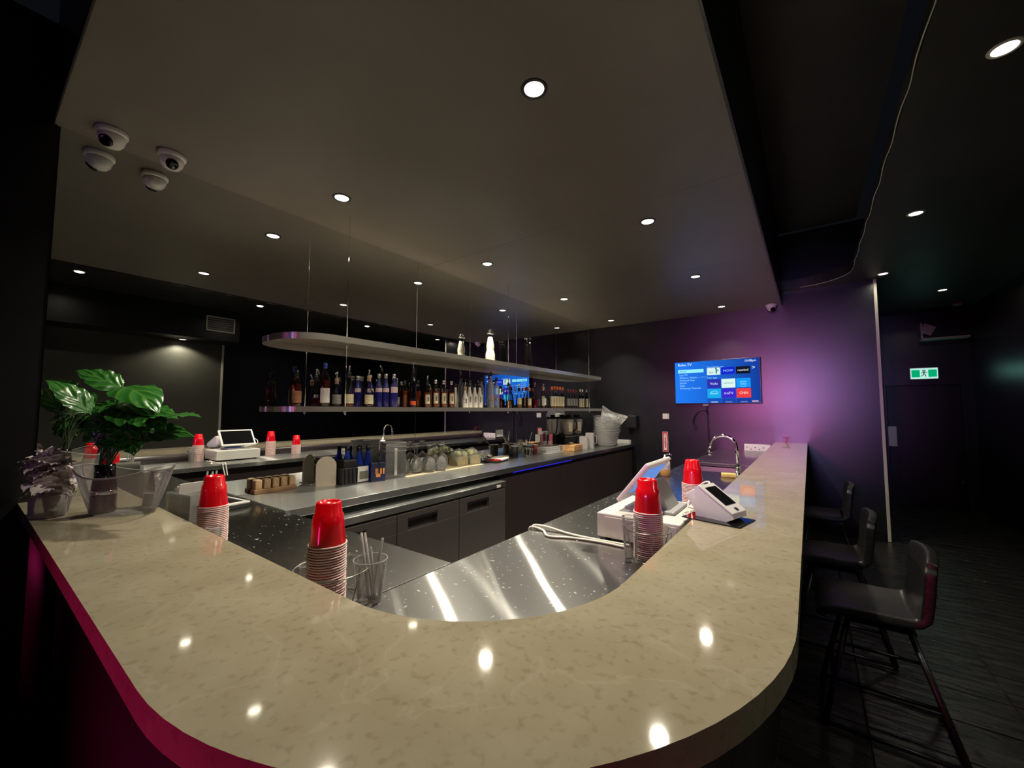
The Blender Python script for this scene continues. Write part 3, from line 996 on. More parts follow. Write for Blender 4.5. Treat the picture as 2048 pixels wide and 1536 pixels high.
bottle('b', 0.205, -4.276, ZL, .035, .265, 'squat bottle with cream label and amber neck, among the blue bottles', None, 'glass', 'dark_amber', .36, 'label_cream', (.10, .40), 'cork', True, 'squat')
G = 'blue bottles with pink bands'
bottle('b', 0.110, -4.200, ZL, .0266, .240, 'first from the left of the three narrower deep blue bottles with pink bands', G, 'blue_bottle', None, .5, 'label_pink', (.45, .57), 'silver_cap', False, 'round')
bottle('b', 0.165, -4.165, ZL, .0266, .247, 'second from the left of the three narrower deep blue bottles with pink bands', G, 'blue_bottle', None, .5, 'label_pink', (.45, .57), 'silver_cap', False, 'round')
bottle('b', 0.172, -4.108, ZL, .0262, .250, 'third from the left of the three narrower deep blue bottles with pink bands', G, 'blue_bottle', None, .5, 'label_pink', (.45, .57), 'silver_cap', False, 'round')
bottle('b', 0.204, -4.058, ZL, .0290, .251, 'rightmost deep blue bottle of the blue group, widest pink band', G, 'blue_bottle', None, .5, 'label_pink', (.43, .60), 'silver_cap', False, 'round')
bottle('b', 0.120, -3.966, ZL, .0247, .227, 'clear bottle with pourer right of the blue bottles', None, 'glass', 'gold', .35, 'label_grey', (.12, .45), 'black_plastic', True, 'round')
bottle('b', 0.140, -3.905, ZL, .0300, .214, 'plain amber bottle left of the tall black bottle', None, 'glass', 'amber', .60, 'label_brown', (.15, .45), 'dark_metal', False, 'round', lab_half=.35)
bottle('b', 0.200, -3.872, ZL, .0271, .357, 'tallest black bottle with an orange-red label on the lower shelf', None, 'black_bottle', None, .5, 'label_red', (.06, .16), 'black_plastic', True, 'tall')
bottle('b', 0.120, -3.755, ZL, .0310, .224, 'amber bottle right behind the tall black bottle, no label showing', None, 'glass', 'amber', .60, None, (.1, .4), 'dark_metal', False, 'round')
G = 'amber bottles with upright cream labels'
bottle('b', 0.215, -3.736, ZL, .0302, .258, 'first amber bottle of the cream-label row, with a pourer', G, 'glass', 'amber', .58, 'label_cream', (.14, .50), 'black_plastic', True, 'round', mark='palm_mark', lab_half=.62)
for k_, y in enumerate((-3.645, -3.552, -3.459)):
    bottle('b', 0.215, y, ZL, .0310, .232, ORD[k_] + ' from the left of three capped amber bottles with upright cream labels', G, 'glass', 'amber', .58, 'label_cream', (.14, .52), 'silver_cap', False, 'round', mark='palm_mark', lab_half=.62)
G = 'opaque white bottles'
bottle('b', 0.110, -3.300, ZL, .0297, .219, 'white bottle standing behind the others of the white group', G, 'white_bottle', None, .5, None, (.1, .4), 'black_plastic', False, 'cone')
bottle('b', 0.225, -3.293, ZL, .0300, .229, 'leftmost front white bottle with palm print, with pourer', G, 'white_bottle', None, .5, 'label_white', (.12, .56), 'cork', True, 'cone', mark='palm_mark')
for k_, y in enumerate((-3.224, -3.152, -3.081)):
    bottle('b', 0.215, y, ZL, .0300, .222, ORD[k_] + ' from the left of three black-capped white bottles with palm print', G, 'white_bottle', None, .5, 'label_white', (.12, .56), 'black_plastic', False, 'cone', mark='palm_mark')
bottle('b', 0.120, -2.945, ZL, .0249, .300, 'tall frosted bottle behind the frosted group, just right of the white bottles', None, 'frosted', None, .5, None, (.1, .3), 'black_plastic', False, 'tall')
G = 'frosted clear bottles'
bottle('b', 0.200, -2.893, ZL, .0322, .396, 'tallest frosted clear bottle with black pourer', G, 'frosted', None, .5, 'label_grey', (.20, .26), 'black_plastic', True, 'tall')
bottle('b', 0.125, -2.830, ZL, .0309, .330, 'frosted clear bottle behind, between two taller frosted ones', G, 'frosted', None, .5, None, (.2, .26), 'black_plastic', False, 'tall')
bottle('b', 0.200, -2.806, ZL, .0304, .308, 'frosted clear bottle with black cap at the right of the frosted group', G, 'frosted', None, .5, 'label_grey', (.24, .31), 'black_plastic', False, 'tall')
bottle('b', 0.140, -2.660, ZL, .0210, .231, 'slim amber-bottomed bottle left of the clear bottle before the reflected screen', None, 'glass', 'dark_amber', .45, None, (.1, .4), 'black_plastic', False, 'round')
bottle('b', 0.200, -2.602, ZL, .0289, .304, 'tall clear bottle with a little amber liquid, before the reflected screen', None, 'glass', 'gold', .30, None, (.1, .4), 'black_plastic', True, 'tall')
bottle('b', 0.140, -2.490, ZL, .0244, .234, 'short dark bottle right of the tall clear one', None, 'glass', 'dark_amber', .38, None, (.1, .4), 'black_plastic', False, 'round')
bottle('b', 0.200, -2.412, ZL, .0340, .261, 'clear bottle with tan label at the right edge of the reflected screen', None, 'glass', 'gold', .20, 'label_cream', (.18, .50), 'black_plastic', True, 'cone', lab_half=.7)
bottle('b', 0.190, -2.202, ZL, .0339, .273, 'bottle with amber label and silver pourer, left of the red one', None, 'glass', 'amber', .46, 'label_cream', (.14, .48), 'silver_cap', True, 'cone', lab_half=.6)
bottle('b', 0.170, -2.050, ZL, .0351, .295, 'clear-necked bottle with red liqueur and pourer', None, 'glass', 'red_liquid', .40, None, (.1, .4), 'black_plastic', True, 'cone')
bottle('b', 0.210, -1.924, ZL, .0324, .286, 'clear bottle with white label and pourer, left of the orange caps', None, 'glass', None, .4, 'label_white', (.16, .50), 'silver_cap', True, 'round')
G = 'clear bottles with orange caps'
bottle('b', 0.120, -1.790, ZL, .0247, .271, 'orange-capped bottle set back at the left of its row', G, 'glass', 'gold', .5, 'label_cream', (.10, .55), 'orange_cap', False, 'square')
for k_, (y, h) in enumerate(((-1.743, .265), (-1.677, .269), (-1.609, .270), (-1.543, .268), (-1.479, .265))):
    bottle('b', 0.215, y, ZL, .0245, h, ORD[k_] + ' from the left of five front orange-capped bottles with cream labels', G, 'glass', 'gold', .5, 'label_cream', (.10, .55), 'orange_cap', False, 'square')
G = 'clear bottles with dark red caps'
for k_, (y, h) in enumerate(((-1.320, .246), (-1.243, .250), (-1.168, .253), (-1.093, .249))):
    bottle('b', 0.205, y, ZL, .0262, h, ORD[k_] + ' from the left of four grey-label bottles with dark red caps', G, 'glass', None, .5, 'label_grey', (.14, .52), 'red_cap', False, 'square')
G = 'dark bottles with silver tops'
for k_, (y, h) in enumerate(((-0.945, .262), (-0.872, .265), (-0.745, .268))):
    bottle('b', 0.195, y, ZL, .0240, h, ORD[k_] + ' from the left of three dark silver-topped bottles at the shelf end', G, 'black_bottle', None, .5, 'label_cream', (.08, .52), 'silver_cap', False, 'tall')

# two show bottles on the upper shelf
t = thing('decanter_bottle', 'tall white ceramic bottle with silver bell top on the upper shelf', 'bottle', (0.195, -2.90, 1.895))
MB().lathe([(0.0, 0.0), (0.046, 0.0), (0.049, 0.01), (0.048, 0.07), (0.040, 0.105), (0.035, 0.118), (0.040, 0.135), (0.039, 0.165), (0.029, 0.215), (0.022, 0.248), (0.0, 0.250)], 22).build('body', M['white_bottle'], t)
MB().lathe([(0.019, 0.248), (0.018, 0.262), (0.015, 0.274), (0.0, 0.276)], 16).build('collar', M['navy'], t)
MB().lathe([(0.0, 0.272), (0.040, 0.276), (0.038, 0.290), (0.022, 0.302), (0.020, 0.314), (0.012, 0.326), (0.0, 0.331)], 18).build('bell_top', M['chrome'], t)
MB().arc_patch(0.0495, 0.03, 0.055, -0.85, 0.55, 6).build('label', M['label_white'], t)
t = thing('decanter_bottle', 'tall black bottle with silver fittings on the upper shelf', 'bottle', (0.185, -2.215, 1.895))
MB().lathe([(0.0, 0.0), (0.050, 0.0), (0.052, 0.01), (0.049, 0.10), (0.044, 0.18), (0.036, 0.25), (0.034, 0.29), (0.0, 0.292)], 22).build('body', M['black_bottle'], t)
MB().lathe([(0.034, 0.288), (0.036, 0.300), (0.038, 0.325), (0.030, 0.335), (0.0, 0.337)], 18).build('cap', M['black_gloss'], t)
for a in (-0.3, -1.4, -2.5, 0.8):
    MB().lathe([(0.0, 0.0), (0.010, 0.004), (0.010, 0.014), (0.0, 0.020)], 10, (0.032 * math.cos(a), 0.032 * math.sin(a))).build('stud', M['chrome'], t, loc=(0, 0, 0.318))

# ------------------------------------------------------------------ red cup stacks
CUP_H, CUP_R, CUP_B = 0.116, 0.047, 0.031
b = MB()
b.cur = 0
b.open_top = True


def cup_profile(b, rim_mat=1):
    # upside-down cup: closed base on top, rim at z = 0
    n = 24
    prof = [(CUP_R - .001, 0.006), (CUP_R - .0035, 0.030), (CUP_R - .0060, 0.055), (CUP_R - .0085, 0.080), (CUP_R - .0118, 0.083), (CUP_B + .0015, CUP_H - 0.004), (CUP_B - .002, CUP_H), (CUP_B - .006, CUP_H - .001), (CUP_B - .008, CUP_H - .006), (0.0, CUP_H - .006)]
    b.cur = 0
    vs, fs = [], []
    for r_, z_ in prof:
        for i in range(n):
            a = 2 * PI * i / n
            vs.append((r_ * math.cos(a), r_ * math.sin(a), z_))
    for k in range(len(prof) - 1):
        for i in range(n):
            j = (i + 1) % n
            fs.append((k * n + i, k * n + j, (k + 1) * n + j, (k + 1) * n + i))
    b.add(vs, fs, True)
    b.cur = 1
    b.tube([((CUP_R + .0012) * math.cos(2 * PI * i / n), (CUP_R + .0012) * math.sin(2 * PI * i / n), 0.0024) for i in range(n)], 0.0023, 8, True)


cup_profile(b)
cup_me = b.mesh('plastic_cup', [M['red_cup'], M['cup_rim']])


def cup_stack(x, y, z, n, where, group, step=0.0068, jit=0.0008):
    for k in range(n):
        o = bpy.data.objects.new('plastic_cup', cup_me)
        COL.objects.link(o)
        o.location = (x + random.uniform(-jit, jit), y + random.uniform(-jit, jit), z + k * step)
        o.rotation_euler = (0, 0, random.uniform(0, 6))
        tag(o, ('topmost red plastic cup, upside down, on the stack ' if k == n - 1 else '%s red cup from the top in the stack ' % ORD[n - 1 - k]) + where, 'cup', group)


cup_stack(1.660, -5.385, ZW + 0.0005, 23, 'at the front curve', 'red cups stacked at the front curve')
cup_stack(2.262, -4.545, ZW + 0.0005, 24, 'before the cash drawer', 'red cups stacked before the cash drawer')
cup_stack(2.262, -3.860, ZW + 0.0005, 24, 'behind the card terminal', 'red cups stacked behind the terminal')
cup_stack(2.205, -3.600, ZW + 0.0005, 16, 'hidden behind another, rightmost in the mirror', 'red cups stacked nearest the sink')
cup_stack(0.885, -5.405, ZW + 0.0005, 23, 'beside the clear tub on the left', 'red cups stacked at the left')

# clear plastic cups, straws, wire baskets beside the stacks
def clear_cup(x, y, z, label, r=0.044, h=0.115, rot=None, group=None, name='clear_cup'):
    o = thing(name, label, 'cup', (x, y, z), 0, group)
    bb = MB()
    bb.open_top = True
    bb.lathe([(0.0, 0.003), (r * .66, 0.003), (r * .67, 0.0), (r * .70, 0.006), (r * .86, h * .55), (r, h - .003)], 24)
    bb.build('wall', M['clear'], o)
    MB().tube([(r * math.cos(2 * PI * i / 24), r * math.sin(2 * PI * i / 24), h - 0.002) for i in range(24)], 0.0016, 6, True).build('rim', M['clear_milky'], o)
    if rot:
        o.rotation_euler = rot
    return o


def wire_basket(x, y, z, r, h, label, n=10):
    t = thing('wire_basket', label, 'basket', (x, y, z))
    ring = lambda rr, zz: [(rr * math.cos(2 * PI * i / 28), rr * math.sin(2 * PI * i / 28), zz) for i in range(28)]
    MB().tube(ring(r, h), 0.0020, 6, True).build('rim', M['wire'], t)
    MB().tube(ring(r * .72, 0.0025), 0.0018, 6, True).build('base_ring', M['wire'], t)
    for i in range(n):
        a = 2 * PI * i / n + .2
        MB().tube([(r * math.cos(a), r * math.sin(a), h), (r * .74 * math.cos(a), r * .74 * math.sin(a), 0.003)], 0.0014, 5).build('wire', M['wire'], t)
    return t


wire_basket(1.665, -5.372, ZW, 0.100, 0.085, 'thin wire basket round the red cup stack at the front curve')
wire_basket(2.268, -4.560, ZW, 0.078, 0.105, 'thin wire basket round the red cup stack before the cash drawer')
clear_cup(1.760, -5.318, ZW, 'clear plastic cup standing right of the front red stack')
clear_cup(1.585, -5.395, ZW, 'small clear cup upside down left of the front red stack', 0.026, 0.085)
clear_cup(2.222, -4.610, ZW, 'tall clear tumbler stack in front of the drawer-side red cups', 0.028, 0.15)
clear_cup(0.965, -5.425, ZW, 'small clear cup right of the left red stack', 0.024, 0.09)


def straw(x, y, z, dx, dy, h, label, group, mat='clear_milky', r=0.0035):
    o = MB().tube([(0, 0, 0), (dx, dy, h)], r, 8).build('drinking_straw', M[mat], None, None, (x, y, z))
    tag(o, label, 'straw', group)


G = 'clear straws beside the front cups'
for k, (dx, dy, h) in enumerate(((-0.045, 0.002, 0.17), (0.028, 0.012, 0.165), (-0.060, 0.010, 0.165), (-.01, -.012, .14))):
    straw(1.763 + .004 * k, -5.322 + .004 * k, ZW + 0.006, dx, dy, h, 'clear straw leaning in the cup beside the front red stack', G)

# ------------------------------------------------------------------ cash station
cd = thing('cash_drawer', 'white cash drawer on the steel worktop beside the stone bar', 'cash drawer', (2.19, -4.26, ZW))
MB().box((0, 0, 0.060), (0.32, 0.40, 0.094), bev=0.005).build('case', M['white_plastic'], cd)
MB().box((0.01, -0.2005, 0.058), (0.275, 0.003, 0.074), bev=0.001).build('drawer_face', M['white_plastic'], cd)
for sx in (-.13, .13):
    for sy in (-.16, .16):
        MB().lathe([(0.012, 0.0), (0.013, 0.006), (0.012, 0.014)], 10, (sx, sy)).build('foot', M['black_plastic'], cd)
ZD = ZW + 0.107
po = thing('point_of_sale_screen', 'white tilted till screen on the cash drawer, turned to the mirror', 'till screen', (2.20, -4.24, ZD))
MB().box((0.0, 0.0, 0.006), (0.20, 0.21, 0.012), bev=0.004).build('base_plate', M['grey_plastic'], po)
MB().box((0.035, 0.0, 0.060), (0.022, 0.15, 0.130), ry=math.radians(-28), bev=0.004).build('stand', M['grey_plastic'], po)
ang = math.radians(39)
b = MB()
b.box((0, 0, 0), (0.018, 0.32, 0.200), ry=ang, bev=0.005)
scr = b.build('screen_case', M['white_plastic'], po, None, (-0.045, 0.0, 0.118))
nrm = Vector((-math.cos(ang), 0, math.sin(ang)))
b = MB()
b.box((0, 0, 0), (0.002, 0.285, 0.165), ry=ang)
b.build('display', M['black_gloss'], scr, None, tuple(nrm * 0.0095))
M['till_back'] = emissive('till_back_display', (0.20, 0.40, 1.0), 0.7)
b = MB()
b.box((0, 0, 0), (0.002, 0.25, 0.13), ry=ang)
bd = b.build('rear_display', M['till_back'], scr, None, tuple(-nrm * 0.0095 + Vector((math.sin(ang), 0, math.cos(ang))) * 0.012))

ct = thing('card_terminal', 'white card terminal with dark screen on the stone bar by the cash drawer', 'card terminal', (2.455, -4.33, ZS), math.radians(-18))
tb = [(-0.075, 0.0), (0.055, 0.0), (0.085, 0.016), (0.082, 0.030), (-0.060, 0.125), (-0.078, 0.118)]
b = MB()
b.prism(tb, -0.055, 0.055)
b.v = [(q[0], q[2], q[1]) for q in b.v]
b.f = [list(reversed(f)) for f in b.f]
b.build('case', M['white_plastic'], ct)
sl = Vector((0.142, 0, -0.095)).normalized()
nn = Vector((0.095, 0, 0.142)).normalized()
mid = Vector((0.011, 0, 0.0775))
ay = math.atan2(0.095, 0.142)
MB().box(tuple(mid + nn * .004), (0.168, 0.116, 0.008), ry=ay, bev=0.003).build('faceplate', M['white_plastic'], ct)
MB().box(tuple(mid + nn * .0086 - sl * .012), (0.104, 0.084, 0.0015), ry=ay).build('screen', M['black_gloss'], ct)
MB().box(tuple(mid + nn * .0086 + sl * .066), (0.016, 0.020, 0.0015), ry=ay).build('sensor', M['navy'], ct)
MB().box((-0.085, -0.012, 0.060), (0.05, 0.06, 0.085), ry=math.radians(-35), bev=0.004).build('receipt_cover', M['white_plastic'], ct)
o = MB().box((0, 0, 0.002), (0.20, 0.15, 0.004), bev=0.0015).build('glossy_tray', M['black_gloss'], None, None, (2.452, -4.345, ZS), math.radians(-12))
tag(o, 'flat glossy black tray under the card terminal', 'tray')
ct.location.z = ZS + 0.0042
ct.scale = (0.87, 0.87, 0.87)
# cables
def cable(pts, r, label, mat='cable', name='power_cable'):
    # smooth through the points
    P = [Vector(q) for q in pts]
    out = []
    for i in range(len(P) - 1):
        p0, p1, p2, p3 = P[max(i - 1, 0)], P[i], P[i + 1], P[min(i + 2, len(P) - 1)]
        for s in range(6):
            t = s / 6
            out.append(0.5 * ((2 * p1) + (p2 - p0) * t + (2 * p0 - 5 * p1 + 4 * p2 - p3) * t * t + (3 * p1 - p0 - 3 * p2 + p3) * t ** 3))
    out.append(P[-1])
    o = MB().tube(out, r, 7).build(name, M[mat])
    tag(o, label, 'cable')
    return o


zc_ = ZW + 0.0045
cable([(1.700, -4.49, ZW - 0.10), (1.728, -4.50, ZW - 0.02), (1.740, -4.500, zc_ + .004), (1.80, -4.50, zc_), (1.86, -4.555, zc_), (1.95, -4.52, zc_), (2.06, -4.50, zc_), (2.16, -4.50, zc_)], 0.0052, 'white cable looping over the steel edge to the cash drawer, longer of two')
cable([(1.700, -4.47, ZW - 0.10), (1.728, -4.475, ZW - 0.02), (1.740, -4.478, zc_ + .006), (1.80, -4.47, zc_ + .008), (1.90, -4.475, zc_), (2.00, -4.482, zc_), (2.12, -4.476, zc_), (2.17, -4.47, zc_)], 0.0052, 'white cable on the steel worktop nearer the cash drawer, shorter of two')
cable([(2.335, -4.33, ZD + .004), (2.34, -4.28, ZD + .006), (2.325, -4.25, ZD + .02), (2.345, -4.22, ZD + .006), (2.32, -4.30, ZD + .006), (2.355, -4.33, ZD + .004)], 0.003, 'tangle of thin white cable on the cash drawer top')
cable([(2.30, -4.12, ZD + .01), (2.29, -4.00, ZD + .03), (2.33, -3.98, ZD + .075), (2.37, -4.04, ZS + .08), (2.385, -4.16, ZS + .06), (2.385, -4.26, ZS + .05)], 0.004, 'white cable arching from the till to the card terminal')

# ------------------------------------------------------------------ faucet, soap, sponge
t = thing('faucet', 'chrome gooseneck faucet at the sink by the stone bar', 'faucet', (2.262, -2.33, ZW))
MB().lathe([(0.030, 0.0), (0.030, 0.008), (0.022, 0.012), (0.020, 0.075), (0.014, 0.085), (0.0, 0.086)], 18).build('base', M['chrome'], t)
pts = [(0, 0, 0.08), (-0.004, 0, 0.20)] + [(-0.10 + 0.096 * math.cos(a), 0, 0.215 + 0.096 * math.sin(a)) for a in [i * PI / 12 for i in range(0, 12)]] + [(-0.200, 0, 0.20)]
MB().tube(pts, 0.011, 12).build('spout', M['chrome'], t)
MB().lathe([(0.013, 0.0), (0.016, 0.004), (0.015, 0.05), (0.012, 0.056)], 14, (-0.202, 0)).build('spray_head', M['chrome'], t, loc=(0, 0, 0.145))
MB().tube([(0, -0.02, 0.055), (0, -0.045, 0.06), (0.01, -0.085, 0.075)], 0.006, 8).build('lever', M['chrome'], t)
o = MB().box((0, 0, 0.015), (0.10, 0.065, 0.030), bev=0.007).build('sponge', M['sponge'], None, None, (2.215, -2.46, ZW), 0.3)
tag(o, 'yellow sponge on the steel in front of the faucet', 'sponge')
t = thing('soap_bottle', 'white pump soap bottle with amber soap behind the till screen', 'bottle', (1.80, -2.68, ZW))
MB().lathe([(0.0, 0.0), (0.036, 0.0), (0.038, 0.006), (0.038, 0.055), (0.0, 0.056)], 16).build('soap', M['gold'], t)
MB().lathe([(0.0385, 0.05), (0.0385, 0.105), (0.030, 0.120), (0.016, 0.126), (0.0, 0.127)], 16).build('body', M['white_plastic'], t)
MB().lathe([(0.014, 0.124), (0.014, 0.145), (0.006, 0.147), (0.006, 0.165), (0.0, 0.166)], 12).build('collar', M['white_plastic'], t)
MB().tube([(0, 0, 0.165), (0.03, 0.0, 0.172), (0.055, 0.0, 0.168)], 0.006, 8).build('pump_spout', M['chrome'], t)

# ------------------------------------------------------------------ wall screen
TVX0, TVX1, TVZ0, TVZ1, TVY = 1.222, 2.262, 1.500, 2.088, -0.075
tv = thing('wall_screen', 'large flat television showing a blue menu on the far wall', 'television', ((TVX0 + TVX1) / 2, TVY, (TVZ0 + TVZ1) / 2), 0)
W_, H_ = TVX1 - TVX0, TVZ1 - TVZ0
MB().box((0, 0.020, 0), (W_, 0.036, H_), bev=0.004).build('case', M['black_plastic'], tv)
MB().box((0, 0.055, 0), (0.4, 0.036, 0.3)).build('wall_mount', M['dark_metal'], tv)


def screen_material():
    m = emissive('menu_backdrop', (0.02, 0.2, 1.0), 1.0)
    e = [n for n in m.node_tree.nodes if n.type == 'EMISSION'][0]
    tc = N(m, 'ShaderNodeTexCoord')
    sp = N(m, 'ShaderNodeSeparateXYZ')
    L(m, tc.outputs['Object'], sp.inputs[0])
    mr = N(m, 'ShaderNodeMapRange')
    mr.inputs['From Min'].default_value = -W_ / 2
    mr.inputs['From Max'].default_value = W_ / 2
    L(m, sp.outputs[0], mr.inputs['Value'])
    ra = N(m, 'ShaderNodeValToRGB')
    ra.color_ramp.elements[0].color = (0.016, 0.21, 0.95, 1)
    ra.color_ramp.elements[1].color = (0.008, 0.045, 0.34, 1)
    L(m, mr.outputs[0], ra.inputs[0])
    L(m, ra.outputs[0], e.inputs[0])
    e.inputs[1].default_value = 1.0
    return m


M['tv_bg'] = screen_material()
scr = MB().box((0, 0, 0), (W_ - 0.022, 0.002, H_ - 0.022)).build('screen', M['tv_bg'], tv, None, (0, 0.001, 0))


def glow(name, c, s=1.0):
    if name not in M:
        M[name] = emissive(name, c, s)
    return M[name]


def tvrect(u0, v0, u1, v1, mat, name='menu_tile'):
    """u from the left, v from the top of the picture, 0..1"""
    return MB().box((0, 0, 0), ((u1 - u0) * W_, 0.001, (v1 - v0) * H_)).build(name, mat, scr, None, (((u0 + u1) / 2 - .5) * W_, -0.0016, (.5 - (v0 + v1) / 2) * H_))


RX = (PI / 2, 0, 0)


def tvtext(s, u, v, size, mat, align='LEFT', y=-0.0026):
    return lettering(s, size, mat, scr, ((u - .5) * W_, y, (.5 - v) * H_), RX, 'screen_text', align, 0.0003)


gw = glow('screen_white', (0.75, 0.85, 1.0), 1.25)
gd = glow('screen_dark_text', (0.02, 0.10, 0.25), 0.6)
tvrect(.05, .195, .365, .275, glow('menu_highlight', (0.30, 0.85, 1.0), 1.05))
tvtext('Home', .072, .236, .034, gd)
tvtext('Roku TV', .05, .085, .050, gw)
tvtext('10:08pm', .83, .07, .038, gw)
for k, s in enumerate(('Live TV', 'What to Watch', 'Featured Free', 'Search', 'Apps', 'Streaming Channels')):
    tvtext(s, .068, .325 + .062 * k, .034, glow('menu_text', (0.35, 0.70, 1.0), 1.1))
tvtext('What to Watch', .22, .385, .030, glow('menu_text_dim', (0.15, 0.45, 1.0), 0.9))
tvtext('Top picks for you', .405, .165, .028, M['menu_text'])
tvtext('Your apps', .405, .41, .030, M['menu_text'])
cols = [(.405, .56), (.57, .725), (.735, .89)]
tl = [[('White', (0.70, 0.90, 0.88), '', None), ('nb', (0.01, 0.02, 0.62), 'NOW', (0.25, 0.55, 1.0)), ('dk', (0.006, 0.008, 0.02), 'rewind', (0.7, 0.75, 0.8))],
      [('pu', (0.030, 0.03, 0.42), 'Vudu', (0.75, 0.8, 1.0)), ('wh', (0.72, 0.95, 0.90), 'NETFLIX', (0.05, 0.20, 0.22)), ('pv', (0.01, 0.32, 0.95), 'prime\nvideo', (0.35, 0.95, 1.0))],
      [('di', (0.01, 0.42, 0.85), 'Disney+', (0.55, 0.95, 1.0)), ('tr', (0.05, 0.02, 0.62), 'truTV', (0.80, 0.80, 1.0)), ('cn', (0.90, 0.05, 0.05), 'CNN', (1.0, 0.70, 0.75))],
      [('d1', (0.01, 0.09, 0.50), '', None), ('d2', (0.01, 0.06, 0.42), '', None), ('d3', (0.01, 0.05, 0.36), '', None)]]
rows = [(.185, .345), (.445, .645), (.665, .87), (.885, .985)]
for r_, (v0, v1) in enumerate(rows):
    for c_, (u0, u1) in enumerate(cols):
        nm, colr, s, tc_ = tl[r_][c_]
        tvrect(u0, v0, u1, v1, glow('tile_' + nm, colr, 1.0))
        if s:
            tvtext(s, (u0 + u1) / 2, (v0 + v1) / 2, .030 if len(s) > 6 else .044, glow('ink_' + nm, tc_, 1.1), 'CENTER')
        if r_ == 3:
            tvrect(u0 + .04, v1 - .04, u1 - .04, v1 - .01, glow('tile_peek', (0.45, 0.65, 0.95), 0.9))
# small standing figure and clouds of the first picture tile, arcs of two logos, the forward arrow
MB().box((0, 0, 0), (.016, .0006, .06)).box((0.012, 0, 0.012), (.03, .0006, .012), ry=.7).box((-0.004, 0, 0.036), (.02, .0006, .018)).build('picture', glow('tile_fig', (0.05, 0.25, 0.42), .8), scr, None, ((.515 - .5) * W_, -0.0026, (.5 - .265) * H_))
tvtext('Bluff', .43, .29, .028, glow('fig_ink', (0.1, 0.2, 0.22), .7))
tvtext('>', .905, .225, .070, gw)
MB().tube([(0.045 * math.cos(a), 0, 0.030 * math.sin(a)) for a in [0.25 + i * 2.5 / 10 for i in range(11)]], .0016, 4).build('logo_arc', glow('ink_di', (0.55, 0.95, 1.0)), scr, None, ((.485 - .5) * W_, -0.0026, (.5 - .765) * H_))
MB().tube([(0.038 * math.cos(a), 0, 0.016 * math.sin(a)) for a in [3.6 + i * 2.2 / 10 for i in range(11)]], .0016, 4).build('logo_arc', glow('ink_pv', (0.35, 0.95, 1.0)), scr, None, ((.8125 - .5) * W_, -0.0026, (.5 - .60) * H_))
MB().box((0.30, -0.001, -H_ / 2 + 0.030), (0.07, 0.002, 0.016)).build('sticker', M['label_pink'], tv, None, (0.15, 0, 0.0))
# power leads below the screen
cable([(1.62, -0.03, 1.50), (1.62, -0.012, 1.44), (1.625, -0.010, 1.25), (1.632, -0.010, 1.00), (1.632, -0.012, 0.92)], 0.010, 'dark conduit running down the wall below the television', 'dark_metal', 'wall_conduit')
cable([(1.635, -0.03, 1.36), (1.60, -0.05, 1.415), (1.52, -0.06, 1.40), (1.46, -0.06, 1.31), (1.45, -0.05, 1.23), (1.475, -0.05, 1.155)], 0.009, 'black loose cable loop hanging left of the conduit under the television', 'black_plastic', 'loose_cable')
MB().box((0, 0, 0), (0.07, 0.03, 0.03), bev=0.004).build('cable_box', M['grey_plastic'], tv, None, (-0.13, 0.03, -H_ / 2 - 0.014))


# ------------------------------------------------------------------ things on the far wall
t = thing('fire_sign', 'red and white fire extinguisher sign with a down arrow on the far wall', 'sign', (1.058, 0.0, 0.965))
MB().box((0, -0.002, 0), (0.076, 0.004, 0.285)).build('plate', M['sign_white'], t)
MB().box((0, -0.005, 0), (0.068, 0.002, 0.275)).build('red_field', M['sign_red'], t)
MB().box((0, -0.0065, 0.0), (0.040, 0.002, 0.235)).build('white_field', M['sign_white'], t)
MB().box((0, -0.0080, -0.010), (0.014, 0.002, 0.15)).prism([(-0.017, 0), (0, -0.03), (0.017, 0)], 0, 0.002).build('arrow', M['sign_red'], t)
arrow = t.children[-1]
for q in arrow.data.vertices:
    if q.index >= 8:
        x, y, z = q.co
        q.co = (x, -0.009 + z, -0.083 + y)
for k, s in enumerate(('FIRE', 'EXTINGUISHER')):
    lettering(s, 0.016 if k == 0 else 0.0065, M['sign_red'], t, (0, -0.0085, 0.103 - .016 * k), RX)
o = MB().box((0, -0.004, 0), (0.090, 0.008, 0.078), bev=0.002).build('wall_plate', M['white_plastic'], None, None, (1.074, 0, 1.328))
tag(o, 'small blank white wall plate above the red fire sign', 'wall plate')
t = thing('dispenser', 'black dispenser box on the far wall beside the mirror', 'dispenser', (0.60, 0.0, 1.245))
MB().box((0, -0.055, 0), (0.155, 0.11, 0.185), bev=0.012).build('case', M['black_plastic'], t)
MB().box((0.0, -0.055, 0.10), (0.05, 0.05, 0.02), bev=0.006).build('top_knob', M['black_plastic'], t)
t = thing('outlet_plate', 'wide white six-gang outlet plate on the far wall by the faucet', 'outlet', (2.185, 0.0, 0.932))
MB().box((0, -0.004, 0), (0.285, 0.008, 0.105), bev=0.002).build('plate', M['white_plastic'], t)
for k in range(6):
    sw = MB().box((0, 0, 0), (0.031, 0.004, 0.062), bev=0.001).build('socket', M['paper'], t, None, (-0.1125 + 0.045 * k, -0.009, 0))
    MB().box((0, -0.0025, -0.012 if k % 2 else 0.012), (0.012, 0.001, 0.012)).build('slot', M['black_plastic'], sw)
t = thing('outlet_plate', 'white outlet plate on the mirror behind the straw cups', 'outlet', (0.0, -2.50, 1.165))
MB().box((0.004, 0, 0), (0.008, 0.115, 0.075), bev=0.002).build('plate', M['white_plastic'], t)
for k in (-.025, .025):
    MB().box((0.009, k, 0), (0.003, 0.028, 0.045), bev=0.001).build('socket', M['paper'], t)
t = thing('bracket', 'small reddish metal bracket standing at the far end of the stone bar', 'bracket', (2.50, -0.03, ZS))
